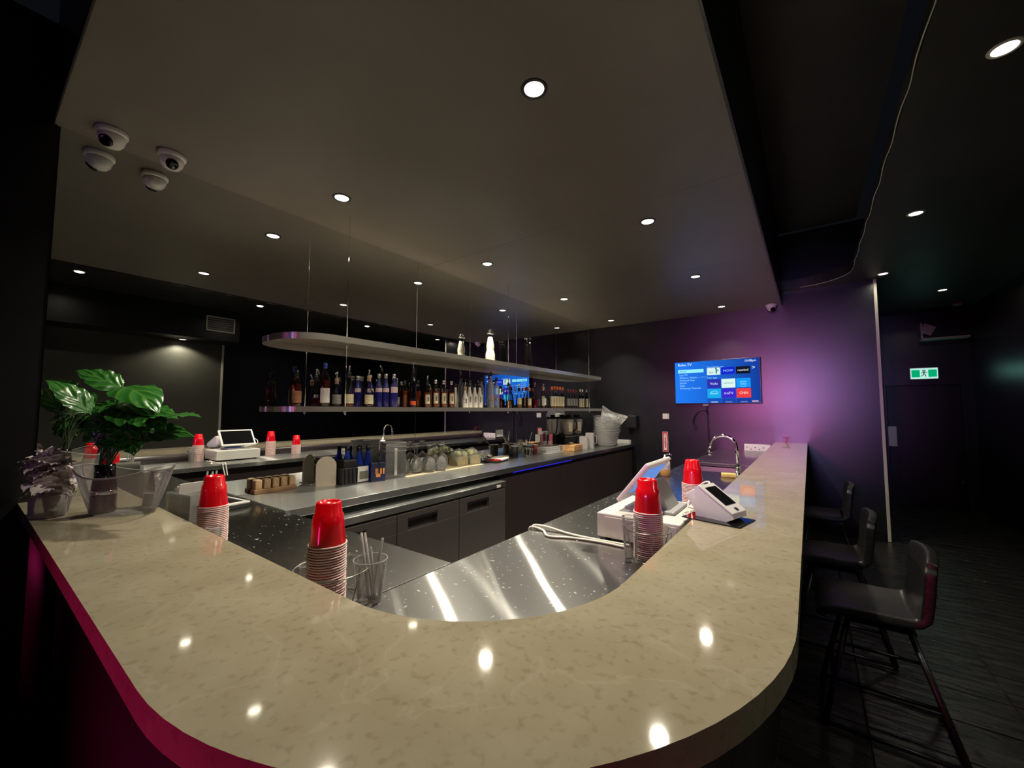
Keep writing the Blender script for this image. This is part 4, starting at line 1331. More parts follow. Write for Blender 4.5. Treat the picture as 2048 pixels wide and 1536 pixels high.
MB().box((0.0, 0, 0.03), (0.022, 0.03, 0.06), ry=.35).box((-0.005, 0, 0.062), (0.075, 0.05, 0.006)).build('hook', M['red_cap'], t)

# exit sign and corridor things
t = thing('exit_sign', 'lit green running-man exit sign above the corridor door', 'exit sign', (4.108, YD - 0.10, 1.952))
MB().box((0, 0, 0), (0.300, 0.050, 0.170), bev=0.006).build('case', M['white_plastic'], t)
fc = MB().box((0, -0.0265, 0), (0.285, 0.003, 0.155)).build('lit_face', M['exit_white'], t)
for sx in (-.088, .088):
    MB().box((sx, -0.0288, 0), (0.088, 0.002, 0.105)).build('green_panel', M['exit_green'], fc)
b = MB()
b.tube([(0.012 * math.cos(a), 0, 0.037 + 0.012 * math.sin(a)) for a in [i * PI / 4 for i in range(8)]], 0.006, 5, True)
b.tube([(0.004, 0, 0.022), (-0.006, 0, -0.010)], 0.009, 6)
b.tube([(0.002, 0, 0.018), (0.024, 0, 0.008), (0.034, 0, 0.018)], 0.0045, 6)
b.tube([(0.002, 0, 0.018), (-0.020, 0, 0.014), (-0.028, 0, -0.002)], 0.0045, 6)
b.tube([(-0.006, 0, -0.010), (0.016, 0, -0.022), (0.012, 0, -0.046)], 0.0055, 6)
b.tube([(-0.006, 0, -0.010), (-0.014, 0, -0.030), (-0.036, 0, -0.040)], 0.0055, 6)
b.v = [(q[0], q[1] * .3, q[2]) for q in b.v]
b.build('running_man', M['exit_black'], fc, None, (0, -0.031, 0))
MB().box((0, 0.05, 0.06), (0.20, 0.10, 0.03)).build('wall_bracket', M['white_plastic'], t)
lamp('POINT', 'exit_spill', (4.108, YD - 0.16, 1.952), 0.6, (0.35, 1.0, 0.85), shadow_soft_size=0.06)
o = MB().box((0, -0.003, 0), (0.095, 0.006, 0.30)).build('wall_notice', M['paper'], None, None, (3.742, YD - 0.02, 1.02))
tag(o, 'white paper notice at the left edge of the corridor door', 'notice')
t = thing('lit_bulkhead_corner', 'pale bracket and narrow ledge standing in for a lit bulkhead corner high on the corridor end wall', 'bracket', (4.10, YD - 0.10, 2.55))  # made-up pale bracket in place of a bulkhead corner lit by the downlight
MB().box((0, 0, 0.02), (0.02, 0.20, 0.22)).build('upright', M['edge_trim'], t)
MB().box((0.24, 0, -0.10), (0.48, 0.20, 0.02)).build('ledge', M['edge_trim'], t)
MB().box((0.08, 0.02, 0.05), (0.14, 0.02, 0.14), ry=.5).build('brace', M['edge_trim'], t)
o = MB().lathe([(0.0, 0.0), (0.05, 0.0), (0.05, -0.025), (0.03, -0.04), (0.0, -0.042)], 18).build('smoke_detector', M['grey_plastic'], None, None, (4.42, 1.98, HR))
tag(o, 'round grey detector on the corridor ceiling', 'detector')
t = thing('air_vent', 'grey louvred air vent on the dark bulkhead, seen in the mirror', 'vent', (4.15, -3.80, 2.66))
MB().box((-0.008, 0, 0.10), (0.016, 0.36, 0.018)).box((-0.008, 0, -0.10), (0.016, 0.36, 0.018)).box((-0.008, -.171, 0), (0.016, 0.018, 0.20)).box((-0.008, .171, 0), (0.016, 0.018, 0.20)).build('frame', M['edge_trim'], t)
for k in range(5):
    MB().box((-0.006, 0, -0.07 + .035 * k), (0.012, 0.33, 0.010), ry=.6).build('slat', M['grey_plastic'], t)


# ------------------------------------------------------------------ stools
def make_stool():
    t = thing('bar_stool', '', 'stool')
    # shell: profile along x (front 0 .. back), side curl in y
    prof = [(-0.195, 0.452), (-0.185, 0.472), (-0.150, 0.478), (-0.05, 0.470), (0.06, 0.466), (0.13, 0.478), (0.165, 0.515), (0.180, 0.580), (0.192, 0.660), (0.202, 0.735), (0.206, 0.775), (0.212, 0.790)]
    ny = 12
    vs, fs = [], []
    for i, (x, z) in enumerate(prof):
        back = max(0.0, min(1.0, (i - 5) / 4))
        half = 0.195 - 0.010 * (1 - back) * abs(i - 3) / 5 - (0.015 if i >= 10 else 0)
        for j in range(ny + 1):
            s = -1 + 2 * j / ny
            e = abs(s) ** 3
            vs.append((x - back * 0.022 * s * s, half * s, z + (1 - back) * 0.030 * e * (1 if i > 2 else 0.3) - (0.020 * e if i >= 10 else 0)))
    for i in range(len(prof) - 1):
        for j in range(ny):
            a = i * (ny + 1) + j
            fs.append((a, a + 1, a + ny + 2, a + ny + 1))
    o = MB().add(vs, fs, True).build('seat_shell', M['leather'], t)
    so = o.modifiers.new('thickness', 'SOLIDIFY')
    so.thickness = 0.040
    so.offset = -1
    bv = o.modifiers.new('round', 'BEVEL')
    bv.width = 0.011
    bv.segments = 3
    bv.limit_method = 'ANGLE'
    sb = o.modifiers.new('smooth', 'SUBSURF')
    sb.levels = sb.render_levels = 1
    feet = [(-0.21, -0.20), (-0.21, 0.20), (0.235, -0.20), (0.235, 0.20)]
    tops = [(-0.11, -0.11), (-0.11, 0.11), (0.10, -0.11), (0.10, 0.11)]
    for (fx, fy), (tx, ty) in zip(feet, tops):
        MB().tube([(tx, ty, 0.452), (fx, fy, 0.014)], 0.012, 10).build('leg', M['dark_metal'], t)
    for sx in (-.21, .235):
        MB().tube([(sx, -.20, .013), (sx, .20, .013)], 0.012, 8).build('floor_bar', M['dark_metal'], t)
    for sy in (-.2, .2):
        MB().tube([(-.21, sy, .013), (.235, sy, .013)], 0.010, 8).build('side_rail', M['dark_metal'], t)
    def at(k, z):
        f = (0.452 - z) / 0.438
        return (tops[k][0] + (feet[k][0] - tops[k][0]) * f, tops[k][1] + (feet[k][1] - tops[k][1]) * f, z)
    MB().tube([at(0, .19), at(1, .19)], 0.009, 8).build('foot_rest', M['dark_metal'], t)
    MB().tube([at(1, .22), at(3, .22)], 0.008, 8).build('stretcher', M['dark_metal'], t)
    MB().tube([at(2, .30), at(3, .30)], 0.008, 8).build('stretcher', M['dark_metal'], t)
    MB().box((0, 0, 0.4505), (0.24, 0.24, 0.008)).build('seat_plate', M['dark_metal'], t)
    return t


st = make_stool()
st.location = (2.95, -3.42, 0.006)
st['label'] = 'dark leather bar stool nearest the camera at the outer side of the bar'
st['group'] = 'bar stools along the outer side of the bar'
dup(st, (2.83, -2.70, 0.006), 0.0, 'dark leather bar stool in the middle of the row of three')
dup(st, (2.81, -1.50, 0.006), 0.0, 'dark leather bar stool farthest from the camera, before the purple wall')

# ------------------------------------------------------------------ left end: plant, tubs, flowers
def make_tub(label, loc, rx_, ry_, h, rz=0, group=None, extra=None, wave=0.02):
    t = thing('ice_tub', label, 'tub', loc, rz, group)
    bb = MB()
    bb.open_top = True
    wob = lambda a, z: wave * math.cos(2 * a) * max(0.0, (z / h - .35)) / .65
    bb.lathe([(0.0, 0.004), (0.62, 0.004), (0.64, 0.0), (0.68, 0.012), (0.80, h * .40), (0.92, h * .75), (1.0, h)], 36, (0, 0), True, rx_, ry_, wob)
    bb.build('wall', M['tub' if group else 'clear'], t)
    MB().tube([(rx_ * math.cos(a), ry_ * math.sin(a), h + wave * math.cos(2 * a)) for a in [2 * PI * i / 36 for i in range(36)]], 0.0032, 6, True).build('rim', M['clear_milky'], t)
    return t


make_tub('clear wavy-rimmed tub holding the dark plant vase at the left end of the bar', (0.585, -5.603, ZS), 0.172, 0.105, 0.165, 0.62)
vz = thing('vase', 'dark glass vase with the green plant, inside the clear tub', 'vase', (0.530, -5.652, ZS + 0.005))
MB().lathe([(0.0, 0.0), (0.036, 0.0), (0.039, 0.006), (0.037, 0.10), (0.032, 0.15), (0.030, 0.18), (0.026, 0.18), (0.028, 0.15), (0.033, 0.10), (0.033, 0.01), (0.0, 0.01)], 20).build('body', M['black_bottle'], vz)
MB().lathe([(0.0385, 0.070), (0.0392, 0.074), (0.0392, 0.080), (0.0383, 0.084)], 20).build('band', M['chrome'], vz)
pl = thing('potted_plant', 'large-leaved green artificial plant in the dark vase by the mirror', 'plant', (0.530, -5.652, ZS + 0.17))


def leaf_mesh(length, width, droop, fold=0.25, lobes=0.0):
    n, mN = 14, 4
    vs, fs, uv = [], [], []
    for i in range(n + 1):
        s = i / n
        wv = width * (math.sin(PI * min(1, s * 1.02) ** 0.72) ** 0.85) * (1 - lobes * (0.5 + .5 * math.cos(s * 34)) * .25)
        z = droop * (s - 1.3 * s * s)
        for j in range(-mN, mN + 1):
            u = j / mN
            vs.append((s * length, u * wv / 2, z * length + fold * abs(u) * wv / 2 - 0.10 * wv * u * u + .004 * math.sin(s * 30) * abs(u)))
            uv.append((u, s))
    k = 2 * mN + 1
    for i in range(n):
        for j in range(2 * mN):
            a = i * k + j
            fs.append((a, a + k, a + k + 1, a + 1))
    return MB().add(vs, fs, True, uv)


# leaf base, tip, width
LEAVES = [
    ( (0.561, -5.639, 1.366) , (0.563, -5.68, 1.277) , 0.12 ),
    ( (0.615, -5.625, 1.37) , (0.643, -5.636, 1.293) , 0.12 ),
    ( (0.619, -5.597, 1.366) , (0.658, -5.588, 1.303) , 0.11 ),
    ( (0.486, -5.647, 1.404) , (0.435, -5.678, 1.325) , 0.13 ),
    ( (0.649, -5.59, 1.398) , (0.776, -5.543, 1.355) , 0.12 ),
    ( (0.415, -5.652, 1.431) , (0.567, -5.613, 1.405) , 0.11 ),
    ( (0.623, -5.569, 1.365) , (0.728, -5.525, 1.312) , 0.11 ),
    ( (0.424, -5.664, 1.358) , (0.368, -5.701, 1.298) , 0.12 ),
    ( (0.469, -5.586, 1.411) , (0.415, -5.628, 1.445) , 0.11 ),
    ( (0.511, -5.613, 1.504) , (0.458, -5.731, 1.569) , 0.12 ),
    ( (0.37, -5.683, 1.404) , (0.338, -5.791, 1.531) , 0.12 ),
    ( (0.534, -5.621, 1.506) , (0.72, -5.553, 1.43) , 0.17 ),
    ( (0.673, -5.557, 1.373) , (0.868, -5.466, 1.399) , 0.12 ),
    ( (0.615, -5.571, 1.32) , (0.837, -5.484, 1.327) , 0.1 ),
    ( (0.481, -5.629, 1.431) , (0.725, -5.547, 1.405) , 0.13 ),
    ( (0.626, -5.614, 1.332) , (0.684, -5.602, 1.253) , 0.1 ),
    ( (0.597, -5.638, 1.373) , (0.559, -5.714, 1.35) , 0.12 ),
    ( (0.588, -5.616, 1.328) , (0.52, -5.688, 1.291) , 0.13 ),
    ( (0.452, -5.598, 1.404) , (0.326, -5.669, 1.438) , 0.1 ),
    ( (0.615, -5.614, 1.386) , (0.728, -5.578, 1.349) , 0.13 ),
    ( (0.561, -5.623, 1.321) , (0.575, -5.645, 1.256) , 0.12 ),
    ( (0.521, -5.573, 1.418) , (0.673, -5.484, 1.391) , 0.12 ),
    ( (0.396, -5.637, 1.384) , (0.292, -5.709, 1.322) , 0.13 ),
    ( (0.563, -5.618, 1.431) , (0.694, -5.616, 1.356) , 0.14 ),
    ( (0.508, -5.584, 1.431) , (0.547, -5.536, 1.503) , 0.12 ),
]
LVM = {}
ORG = Vector((0.530, -5.652, ZS + 0.17))
view = Vector((0.75, -0.35, 0.55)).normalized()
for k, (bs, tp, wd_) in enumerate(LEAVES):
    B, T = Vector(bs) - ORG, Vector(tp) - ORG
    ln = (T - B).length * 1.08
    me_ = leaf_mesh(ln, wd_ * 0.95, .16 + .10 * (k % 3), .30 - .12 * (k % 2), .5 if k % 3 == 0 else 0.0).mesh('leaf', M['leaf'])
    ax = (T - B).normalized()
    up_ = (view + Vector((0, 0, .5)) + Vector((random.uniform(-.5, .5), random.uniform(-.5, .5), random.uniform(-.2, .4)))).normalized()
    ay = up_.cross(ax).normalized()
    az = ax.cross(ay)
    o = bpy.data.objects.new('leaf', me_)
    COL.objects.link(o)
    o.parent = pl
    o.matrix_local = Matrix.Translation(B) @ Matrix((ax, ay, az)).transposed().to_4x4()
    p0 = Vector((0.012 * math.cos(k * 2.1), 0.012 * math.sin(k * 2.1), -0.12))
    p1 = Vector((0.018 * math.cos(k * 2.1), 0.018 * math.sin(k * 2.1), 0.01))
    c_ = Vector((B.x * .45, B.y * .45, max(B.z * .7, .04)))
    MB().tube([tuple(p0), tuple(p1), tuple(c_), tuple(B), tuple(B + ax * .01)], 0.0026, 6).build('stem', M['stem'], pl)

fb = thing('flower_bunch', 'bunch of pale artificial flowers against the mirror at the dark left end', 'flowers', (0.44, -5.785, ZS))
MB().lathe([(0.0, 0.0), (0.045, 0.0), (0.048, 0.01), (0.05, 0.075), (0.044, 0.08), (0.0, 0.078)], 18).build('pot', M['clear_milky'], fb)
random.seed(11)
pet = leaf_mesh(.070, .062, .4, .35).mesh('petal', M['petal'])
for k in range(12):
    c = Vector((random.uniform(-.055, .055), random.uniform(-.035, .03), random.uniform(.10, .20)))
    fo = MB().lathe([(0.0, -0.012), (0.012, -0.006), (0.012, 0.006), (0.0, 0.012)], 8).build('flower', M['petal'], fb, None, tuple(c))
    for j in range(8):
        o = bpy.data.objects.new('petal', pet)
        COL.objects.link(o)
        o.parent = fo
        o.rotation_euler = (random.uniform(-.4, .4), -random.uniform(-.5, 1.5), j * PI / 4 + random.uniform(-.2, .2))
# stacked clear tumblers by the flowers
G = 'clear ribbed tumblers at the dark left end'
for k in range(5):
    clear_cup(0.375, -5.755, ZS + .024 * k, 'clear ribbed tumbler in the nested stack beside the pale flowers', .045, .085, None, G)
# straw caddy on the steel behind the stone
t = thing('straw_caddy', 'clear acrylic caddy of straws and napkins left of the left red cup stack', 'caddy', (0.60, -5.375, ZW), 0.2)
b = MB()
for (cx, cy, sx, sy) in ((-.085, 0, .004, .14), (.085, 0, .004, .14), (0, -.07, .17, .004), (0, .07, .17, .004), (0.02, 0, .004, .136)):
    b.box((cx, cy, .085), (sx, sy, .17))
b.box((0, 0, .002), (.17, .14, .004))
b.build('walls', M['clear'], t)
for k in range(3):
    MB().box((-.06 + .012 * k, 0, .10 + .01 * k), (.005, .11, .17), ry=.08 * k).build('napkin_pack', M['paper'] if k else M['bag'], t)
G = 'straws in the clear caddy'
for k in range(8):
    straw(0.66 + random.uniform(-.012, .03), -5.37 + random.uniform(-.04, .04), ZW + .006, random.uniform(-.02, .035), random.uniform(-.02, .03), .235 + random.uniform(-.02, .02), 'milky straw standing in the clear caddy at the left', G)
# black and white tray
t = thing('bar_tray', 'white-edged black bar tray lying on the left steel worktop', 'tray', (0.155, -5.16, ZW), 0.12)
MB().box((0, 0, .010), (.285, .20, .020), bev=.006).build('base', M['black_plastic'], t)
b = MB()
for c, s in (((0, .093, .024), (.285, .016, .010)), ((0, -.093, .024), (.285, .016, .010)), ((.128, 0, .024), (.03, .19, .010)), ((-.128, 0, .024), (.03, .19, .010))):
    b.box(c, s, bev=.003)
b.build('rim', M['white_plastic'], t)

# ------------------------------------------------------------------ back bar, from the near end to the far end
t = thing('bristle_brush', 'brown glass-washing brush with five bristle tufts by the mirror', 'brush', (0.038, -4.815, ZB), PI / 2)
MB().box((0, 0, .014), (.25, .06, .028), bev=.006).build('base', M['wood'], t)
for k in range(5):
    MB().box((-.098 + .049 * k, 0, .055), (.040, .052, .060), bev=.008).build('tuft', M['bristle'], t)
# arch-topped cream board
t = thing('arched_board', 'cream arch-topped board standing upright on the back bar', 'board', (0.115, -4.525, ZB), 0)
p = [(-.062, 0.0), (.062, 0.0), (.062, .130)] + arc(0, .130, .062, 0, PI, 14)[1:-1] + [(-.062, .130)]
b = MB()
b.prism(p, -.006, .006)
b.v = [(q[2], q[0], q[1]) for q in b.v]
b.build('panel', M['board'], t)
MB().box((0, 0, .004), (.06, .11, .008)).build('foot', M['board'], t)
t.rotation_euler = (0, 0, math.radians(-32))
# dark bar caddy with napkins, behind the board
t = thing('bar_caddy', 'black bar caddy with napkin card between the arched board and the navy carton', 'caddy', (0.135, -4.36, ZB), 0)
MB().box((0, 0, .055), (.13, .20, .11), bev=.004).box((0, -.03, .135), (.10, .10, .05), bev=.004).build('case', M['black_plastic'], t)
MB().box((.0665, .055, .058), (.004, .085, .105), bev=.001).build('napkin_card', M['paper'], t)
MB().box((.0690, .060, .050), (.002, .065, .055)).build('card_picture', M['palm_mark'], t)
for k in range(4):
    MB().tube([(.068, -.08 + .03 * k, .01), (.072, -.08 + .03 * k, .10)], .003, 6).build('bar_rod', M['dark_metal'], t)
# tall blue bottles behind, and the navy carton with an orange print
G = 'blue bottles by the mirror behind the black caddy'
for k, (x, y, h) in enumerate(((.050, -4.335, .245), (.055, -4.245, .235), (.050, -4.165, .235))):
    bottle('b', x, y, ZB, .038, h, ('blue bottle with dark neck closest to the arched board', 'middle blue bottle with dark neck behind the black caddy', 'blue bottle with dark neck closest to the clear pitchers')[k], G, 'blue_gloss', None, .5, None, (.1, .4), 'black_plastic', False, 'cone')
t = thing('navy_carton', 'navy carton with an orange and black guitar print on the back bar', 'carton', (0.225, -4.205, ZB), math.radians(-25))
MB().box((0, 0, .065), (.07, .10, .13), bev=.003).build('box', M['navy'], t)
pr = MB().box((0.0360, 0.012, .070), (.002, .062, .040), bev=.001).box((0.0360, 0.0, .060), (.002, .030, .06)).build('print_body', M['orange_print'], t)
MB().box((0.0372, 0.006, .105), (.002, .012, .095)).box((0.0372, 0.028, .075), (.001, .008, .05)).build('print_neck', M['black_plastic'], t)
# square clear storage pitchers, nested
G = 'nested clear square pitchers'
for k in range(3):
    z = ZB + .030 * k
    tt = thing('square_pitcher', ('lowest', 'middle', 'topmost')[k] + ' clear square pitcher of the nested stack beside the navy carton', 'pitcher', (0.175, -4.035, z), math.radians(-20), G)
    b = MB()
    for (cx, cy, sx, sy, rxx, ryy) in ((-.075, 0, .003, .15, 0, .06), (.075, 0, .003, .15, 0, -.06 * -1), (0, -.075, .15, .003, -.0, 0), (0, .075, .15, .003, 0, 0)):
        b.box((cx, cy, .10), (sx, sy, .20))
    b.box((0, 0, .002), (.15, .15, .004))
    b.build('wall', M['clear'], tt)
    MB().tube([(-.078, -.078, .2), (.078, -.078, .2), (.078, .078, .2), (-.078, .078, .2)], .004, 6, True).build('rim', M['clear_milky'], tt)
    MB().box((.0765, 0, .09), (.002, .02, .14)).build('scale_mark', M['paper'], tt)
# bar mats and upturned goblets
for k, (y0, y1, x) in enumerate(((-4.00, -3.40, .17), (-3.39, -3.10, .16))):
    o = MB().box((0, 0, .003), (.26, y1 - y0, .006), bev=.002).build('bar_mat', M['mat'], None, None, (x, (y0 + y1) / 2, ZB))
    tag(o, ('long beige bar mat under the upturned goblets', 'short beige bar mat under the citrus boxes')[k], 'mat', 'beige bar mats')


def make_goblet():
    t = thing('goblet', '', 'glass')
    MB().lathe([(0.040, 0.0), (0.0465, 0.035), (0.046, 0.065), (0.036, 0.098), (0.016, 0.116), (0.0055, 0.126)], 20).build('bowl', M['glass'], t)
    bw = t.children[0]
    MB().lathe([(0.0055, 0.124), (0.0042, 0.15), (0.0042, 0.195), (0.008, 0.206)], 12).build('stem', M['glass'], t)
    MB().lathe([(0.006, 0.205), (0.020, 0.210), (0.036, 0.2145), (0.036, 0.2165), (0.0, 0.2165)], 20).build('foot', M['glass'], t)
    MB().tube([(0.040 * math.cos(2 * PI * i / 20), 0.040 * math.sin(2 * PI * i / 20), .0015) for i in range(20)], .0015, 5, True).build('rim', M['clear_milky'], bw)
    return t


gb = make_goblet()
gpos = [(.165, -3.925), (.205, -3.825), (.190, -3.700), (.155, -3.590), (.130, -3.470), (.075, -3.86), (.07, -3.735), (.262, -3.62), (.255, -3.735)]
for k, (x, y) in enumerate(gpos):
    o = gb if k == 0 else dup(gb)
    o.location = (x, y, ZB + .0062)
    o['label'] = (ORD[k] + ' from the left of five upturned goblets in the front line on the mat' if k < 5 else
                  ('left', 'right')[k - 5] + ' upturned goblet of the two nearest the mirror' if k < 7 else
                  ('right', 'left')[k - 7] + ' upturned goblet of the two nearest the worktop edge')
    o['group'] = 'upturned goblets on the mat'
# two citrus boxes wrapped in film
for k, (x, y, lab) in enumerate(((.145, -3.285, 'ribbed beige box of film-wrapped citrus, left of the two'), (.165, -3.140, 'plain beige box of film-wrapped citrus, right of the two'))):
    t = thing('citrus_box', lab, 'box', (x, y, ZB + .0062), math.radians(-8), 'boxes of citrus')
    MB().box((0, 0, .040), (.125, .125, .080), bev=.004).build('carton', M['carton'], t)
    if k == 0:
        for j in range(6):
            MB().box((.0635, -.05 + .02 * j, .04), (.004, .009, .074), bev=.001).build('rib', M['carton'], t)
    for j in range(9):
        q = MB().lathe([(0.0, -.024), (.017, -.018), (.026, 0), (.017, .018), (0.0, .024)], 12).build('citrus', M['yellow_green'], t, None, (random.uniform(-.045, .045), random.uniform(-.045, .045), .092 + random.uniform(-.004, .022)))
    vs, fs = [], []
    for i in range(11):
        for j in range(11):
            u, v_ = i / 10 - .5, j / 10 - .5
            rr = math.hypot(u, v_)
            vs.append((u * .175, v_ * .175, .145 - .25 * rr * rr + random.uniform(-.009, .009)))
    for i in range(10):
        for j in range(10):
            a = i * 11 + j
            fs.append((a, a + 11, a + 12, a + 1))
    MB().add(vs, fs, True).build('film', M['bag'], t)
# crumpled clear bag
vs, fs = [], []
for i in range(12):
    for j in range(16):
        th, ph = PI * i / 11, 2 * PI * j / 16
        r_ = 1 + random.uniform(-.16, .16)
        vs.append((.085 * r_ * math.sin(th) * math.cos(ph), .11 * r_ * math.sin(th) * math.sin(ph), max(0.001, .05 + .05 * r_ * math.cos(th))))
for i in range(11):
    for j in range(16):
        fs.append((i * 16 + j, i * 16 + (j + 1) % 16, (i + 1) * 16 + (j + 1) % 16, (i + 1) * 16 + j))
o = MB().add(vs, fs, False).build('plastic_bag', M['bag'], None, None, (.10, -2.92, ZB))
tag(o, 'crumpled clear plastic bag right of the citrus boxes', 'bag')
# clipboard and notebook
o = MB().box((0, 0, .008), (.16, .24, .016), bev=.003).build('order_book', M['black_plastic'], None, None, (.235, -2.86, ZB), .15)
tag(o, 'black order book lying right of the citrus boxes', 'book')
t = thing('notepad', 'white notepad with a red spine on the black order book', 'notepad', (.245, -2.82, ZB + .0165), .25)
MB().box((0, 0, .007), (.13, .20, .014), bev=.002).build('pages', M['paper'], t)
MB().box((-.0, -.101, .007), (.132, .006, .016), bev=.001).build('spine', M['sign_red'], t)
o = MB().box((0, 0, .010), (.10, .20, .02), bev=.005).build('bar_cloth', M['mat'], None, None, (.11, -2.63, ZB), .1)
tag(o, 'folded tan bar cloth behind the notepad', 'cloth')


def utensil_cup(x, y, r, h, mat, label, sticks):
    t = thing('utensil_cup', label, 'cup', (x, y, ZB))
    bb = MB()
    bb.open_top = True
    bb.lathe([(0.0, .004), (r * .9, .004), (r * .9, 0), (r, h)], 18).build('wall', M[mat], t)
    MB().tube([(r * math.cos(2 * PI * i / 18), r * math.sin(2 * PI * i / 18), h) for i in range(18)], .004, 6, True).build('rim', M['grey_plastic'], t)
    for (dx, dy, hh, mm) in sticks:
        MB().tube([(-dx * .2, -dy * .2, .01), (dx, dy, hh)], .005, 7).build('utensil', M[mm], t)
    return t


utensil_cup(.135, -2.42, .050, .115, 'black_plastic', 'black cup with one long muddler leaning left, before the mirror', ((.02, -.20, .24, 'dark_metal'), (.0, -.19, .225, 'wood')))
utensil_cup(.140, -2.17, .052, .110, 'black_plastic', 'dark cup of bar tools with a steel spoon sticking up', ((.02, .07, .25, 'chrome'), (-.02, .02, .17, 'clear_milky'), (.0, -.03, .165, 'clear_milky'), (.02, -.02, .15, 'chrome')))
utensil_cup(.170, -2.055, .030, .105, 'red_cap', 'narrow dark red cup beside the cup of bar tools', ())
t = wire_basket(.235, -2.30, ZB, .062, .085, 'low black wire bowl before the black utensil cups', 9)
for c in t.children:
    c.data.materials[0] = M['wire']
# crate of small glasses
t = thing('glass_crate', 'low clear crate packed with small upturned glasses on the back bar', 'crate', (.20, -1.83, ZB))
for k in range(4):
    MB().tube([(-.12, -.17, .012 + .022 * k), (.12, -.17, .012 + .022 * k), (.12, .17, .012 + .022 * k), (-.12, .17, .012 + .022 * k)], .003, 5, True).build('crate_wire', M['clear_milky'], t)
MB().box((0, 0, .004), (.24, .34, .006)).build('crate_base', M['clear_milky'], t)
G = 'small glasses in the crate'
sg = thing('shot_glass', 'small clear glass packed in the low crate', 'glass', (0, 0, 0), 0, G)
bb = MB()
bb.open_top = True
bb.lathe([(0.0, .006), (.018, .006), (.019, 0), (.022, .03), (.026, .062)], 14).build('wall', M['clear'], sg)
first = True
for i in range(4):
    for j in range(5):
        o = sg if first else dup(sg)
        first = False
        o.location = (.115 + .056 * i, -1.955 + .062 * j, ZB + .008)
for i in range(2):
    o = dup(sg)
    o.location = (.17 + .05 * i, -1.83 + .03 * i, ZB + .0715)
    o['label'] = 'small clear glass set on top of the crated ones'
# wooden crate
t = thing('wooden_box', 'shallow brown wooden slatted box before the blender', 'box', (.315, -1.42, ZB), math.radians(4))
for k in range(3):
    MB().box((.085, 0, .013 + .024 * k), (.008, .26, .018), bev=.002).build('slat', M['wood'], t)
    MB().box((-.085, 0, .013 + .024 * k), (.008, .26, .018), bev=.002).build('slat', M['wood'], t)
    MB().box((0, -.13, .013 + .024 * k), (.165, .008, .018), bev=.002).build('slat', M['tan_wood'], t)
    MB().box((0, .13, .013 + .024 * k), (.165, .008, .018), bev=.002).build('slat', M['tan_wood'], t)
MB().box((0, 0, .004), (.17, .26, .006)).build('bottom', M['wood'], t)
G = 'wooden skewers bundles in the wooden box'
for k in range(4):
    o = MB().box((0, 0, .006), (.13, .05, .010), bev=.003).build('wooden_block', M['tan_wood'], None, None, (.315, -1.34, ZB + .008 + .0125 * k), .1 * k - .15)
    tag(o, 'tan wooden slip in the small pile inside the slatted box', 'wood slip', G)


# blenders
def make_blender(label, x, y):
    t = thing('blender', label, 'blender', (x, y, ZB), -.6, 'blenders')
    MB().box((0, 0, .085), (.17, .17, .17), bev=.02).build('base', M['black_plastic'], t)
    MB().lathe([(.03, .0), (.03, .02)], 14, (.088, 0)).build('dial', M['grey_plastic'], t, None, (0, 0, .06))
    bb = MB()
    bb.open_top = True
    bb.lathe([(.050, .175), (.062, .19), (.075, .30), (.082, .38)], 18).build('jug', M['clear_milky'], t)
    MB().box((0, 0, .395), (.17, .15, .030), bev=.01).box((0, 0, .425), (.07, .07, .03), bev=.01).build('lid', M['black_plastic'], t)
    MB().tube([(.0, .078, .36), (.0, .13, .35), (.0, .135, .26), (.0, .075, .21)], .010, 8).build('handle', M['black_plastic'], t)
    MB().box((.076, 0, .28), (.003, .05, .12)).build('sticker', M['label_cream'], t)
    return t


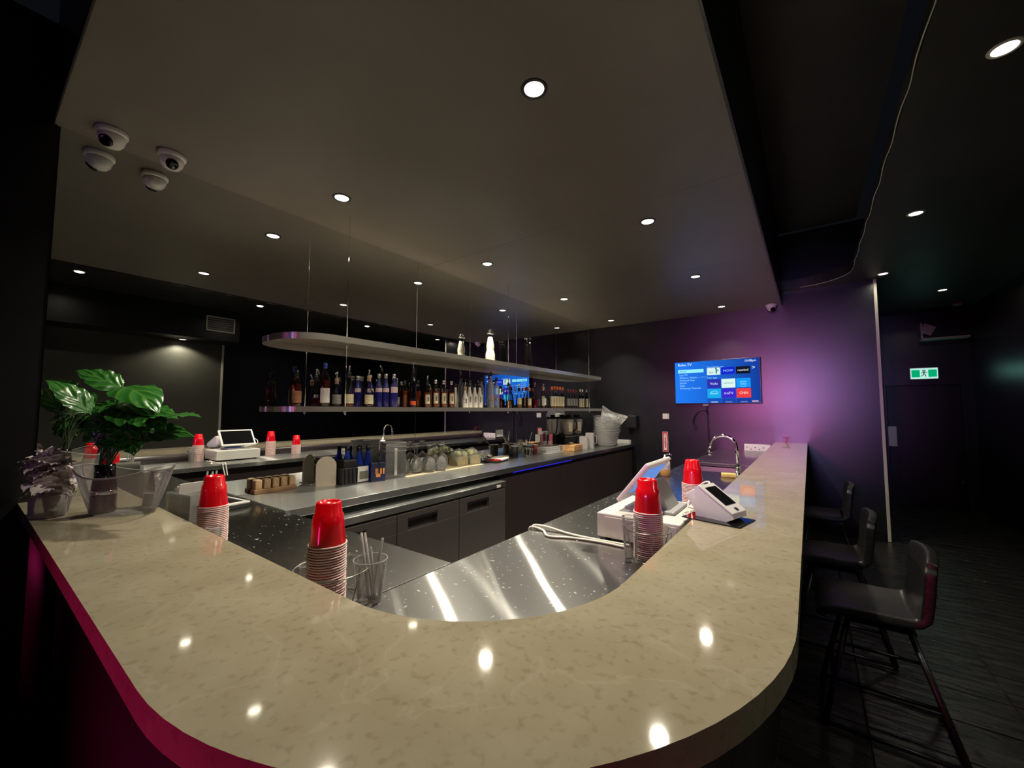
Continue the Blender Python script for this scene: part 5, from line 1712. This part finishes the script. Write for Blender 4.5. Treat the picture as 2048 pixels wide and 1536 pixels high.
make_blender('black-lidded blender by the mirror beside the slatted box', .115, -1.16)
make_blender('black-lidded blender next to the nested clear tubs', .115, -.90)
for k, (x, y, h, lab) in enumerate(((.335, -1.13, .16, 'small clear square pitcher before the blenders'), (.36, -1.00, .20, 'clear square pitcher beside the nested tubs'))):
    tt = thing('clear_pitcher', lab, 'pitcher', (x, y, ZB), .3, 'small clear pitchers')
    b = MB()
    for (cx, cy, sx, sy) in ((-.05, 0, .003, .10), (.05, 0, .003, .10), (0, -.05, .10, .003), (0, .05, .10, .003)):
        b.box((cx, cy, h / 2), (sx, sy, h))
    b.box((0, 0, .003), (.10, .10, .006))
    b.build('wall', M['clear_milky'], tt)
    MB().tube([(.05, 0, h * .85), (.085, 0, h * .8), (.085, 0, h * .35), (.05, 0, h * .25)], .005, 6).build('handle', M['clear_milky'], tt)
o = MB().box((0, 0, .10), (.02, .07, .20), bev=.004).build('pink_holder', M['pink'], None, None, (.05, -1.50, ZB))
tag(o, 'pink plastic holder standing against the mirror', 'holder')
o = MB().box((0, 0, .028), (.20, .05, .055), bev=.003).build('white_carton', M['paper'], None, None, (.46, -.035, ZB))
tag(o, 'low white carton against the far wall at the end of the back bar', 'carton')
# nested clear tubs, with a tilted one full of ice bags on top
G = 'nested clear tubs at the end of the back bar'
for k in range(7):
    make_tub(('lowest' if k == 0 else 'sixth' if k == 6 else 'nested') + ' clear acrylic tub in the stack at the far end of the back bar', (.385, -.50, ZB + .036 * k), .205, .150, .20, 1.0, G, wave=.018)
t = make_tub('tilted topmost clear tub holding a bag of ice at the back bar end', (.40, -.48, ZB + .275), .205, .150, .215, 1.0, G, wave=.018)
t.rotation_euler = (math.radians(16), math.radians(20), 1.0)
vs, fs = [], []
random.seed(5)
for i in range(10):
    for j in range(16):
        th, ph = PI * i / 9, 2 * PI * j / 16
        r_ = 1 + random.uniform(-.22, .16)
        vs.append((.135 * r_ * math.sin(th) * math.cos(ph), .10 * r_ * math.sin(th) * math.sin(ph), .10 + .075 * r_ * math.cos(th)))
for i in range(9):
    for j in range(16):
        fs.append((i * 16 + j, i * 16 + (j + 1) % 16, (i + 1) * 16 + (j + 1) % 16, (i + 1) * 16 + j))
o = MB().add(vs, fs, False).build('ice_bag', M['ice'], None, None, (.40, -.48, ZB + .275), 1.0)
o.rotation_euler = (math.radians(16), math.radians(20), 1.0)
tag(o, 'crinkled clear bag of ice inside the tilted top tub', 'bag')
o = MB().tube([(.17 * math.cos(a), .125 * math.sin(a), .012 * math.sin(3 * a)) for a in [2 * PI * i / 30 for i in range(30)]], .008, 6, True).build('green_band', M['green_strip'], None, None, (.385, -.50, ZB + .255), 1.0)
tag(o, 'green plastic band round the neck of the stacked tubs', 'band')
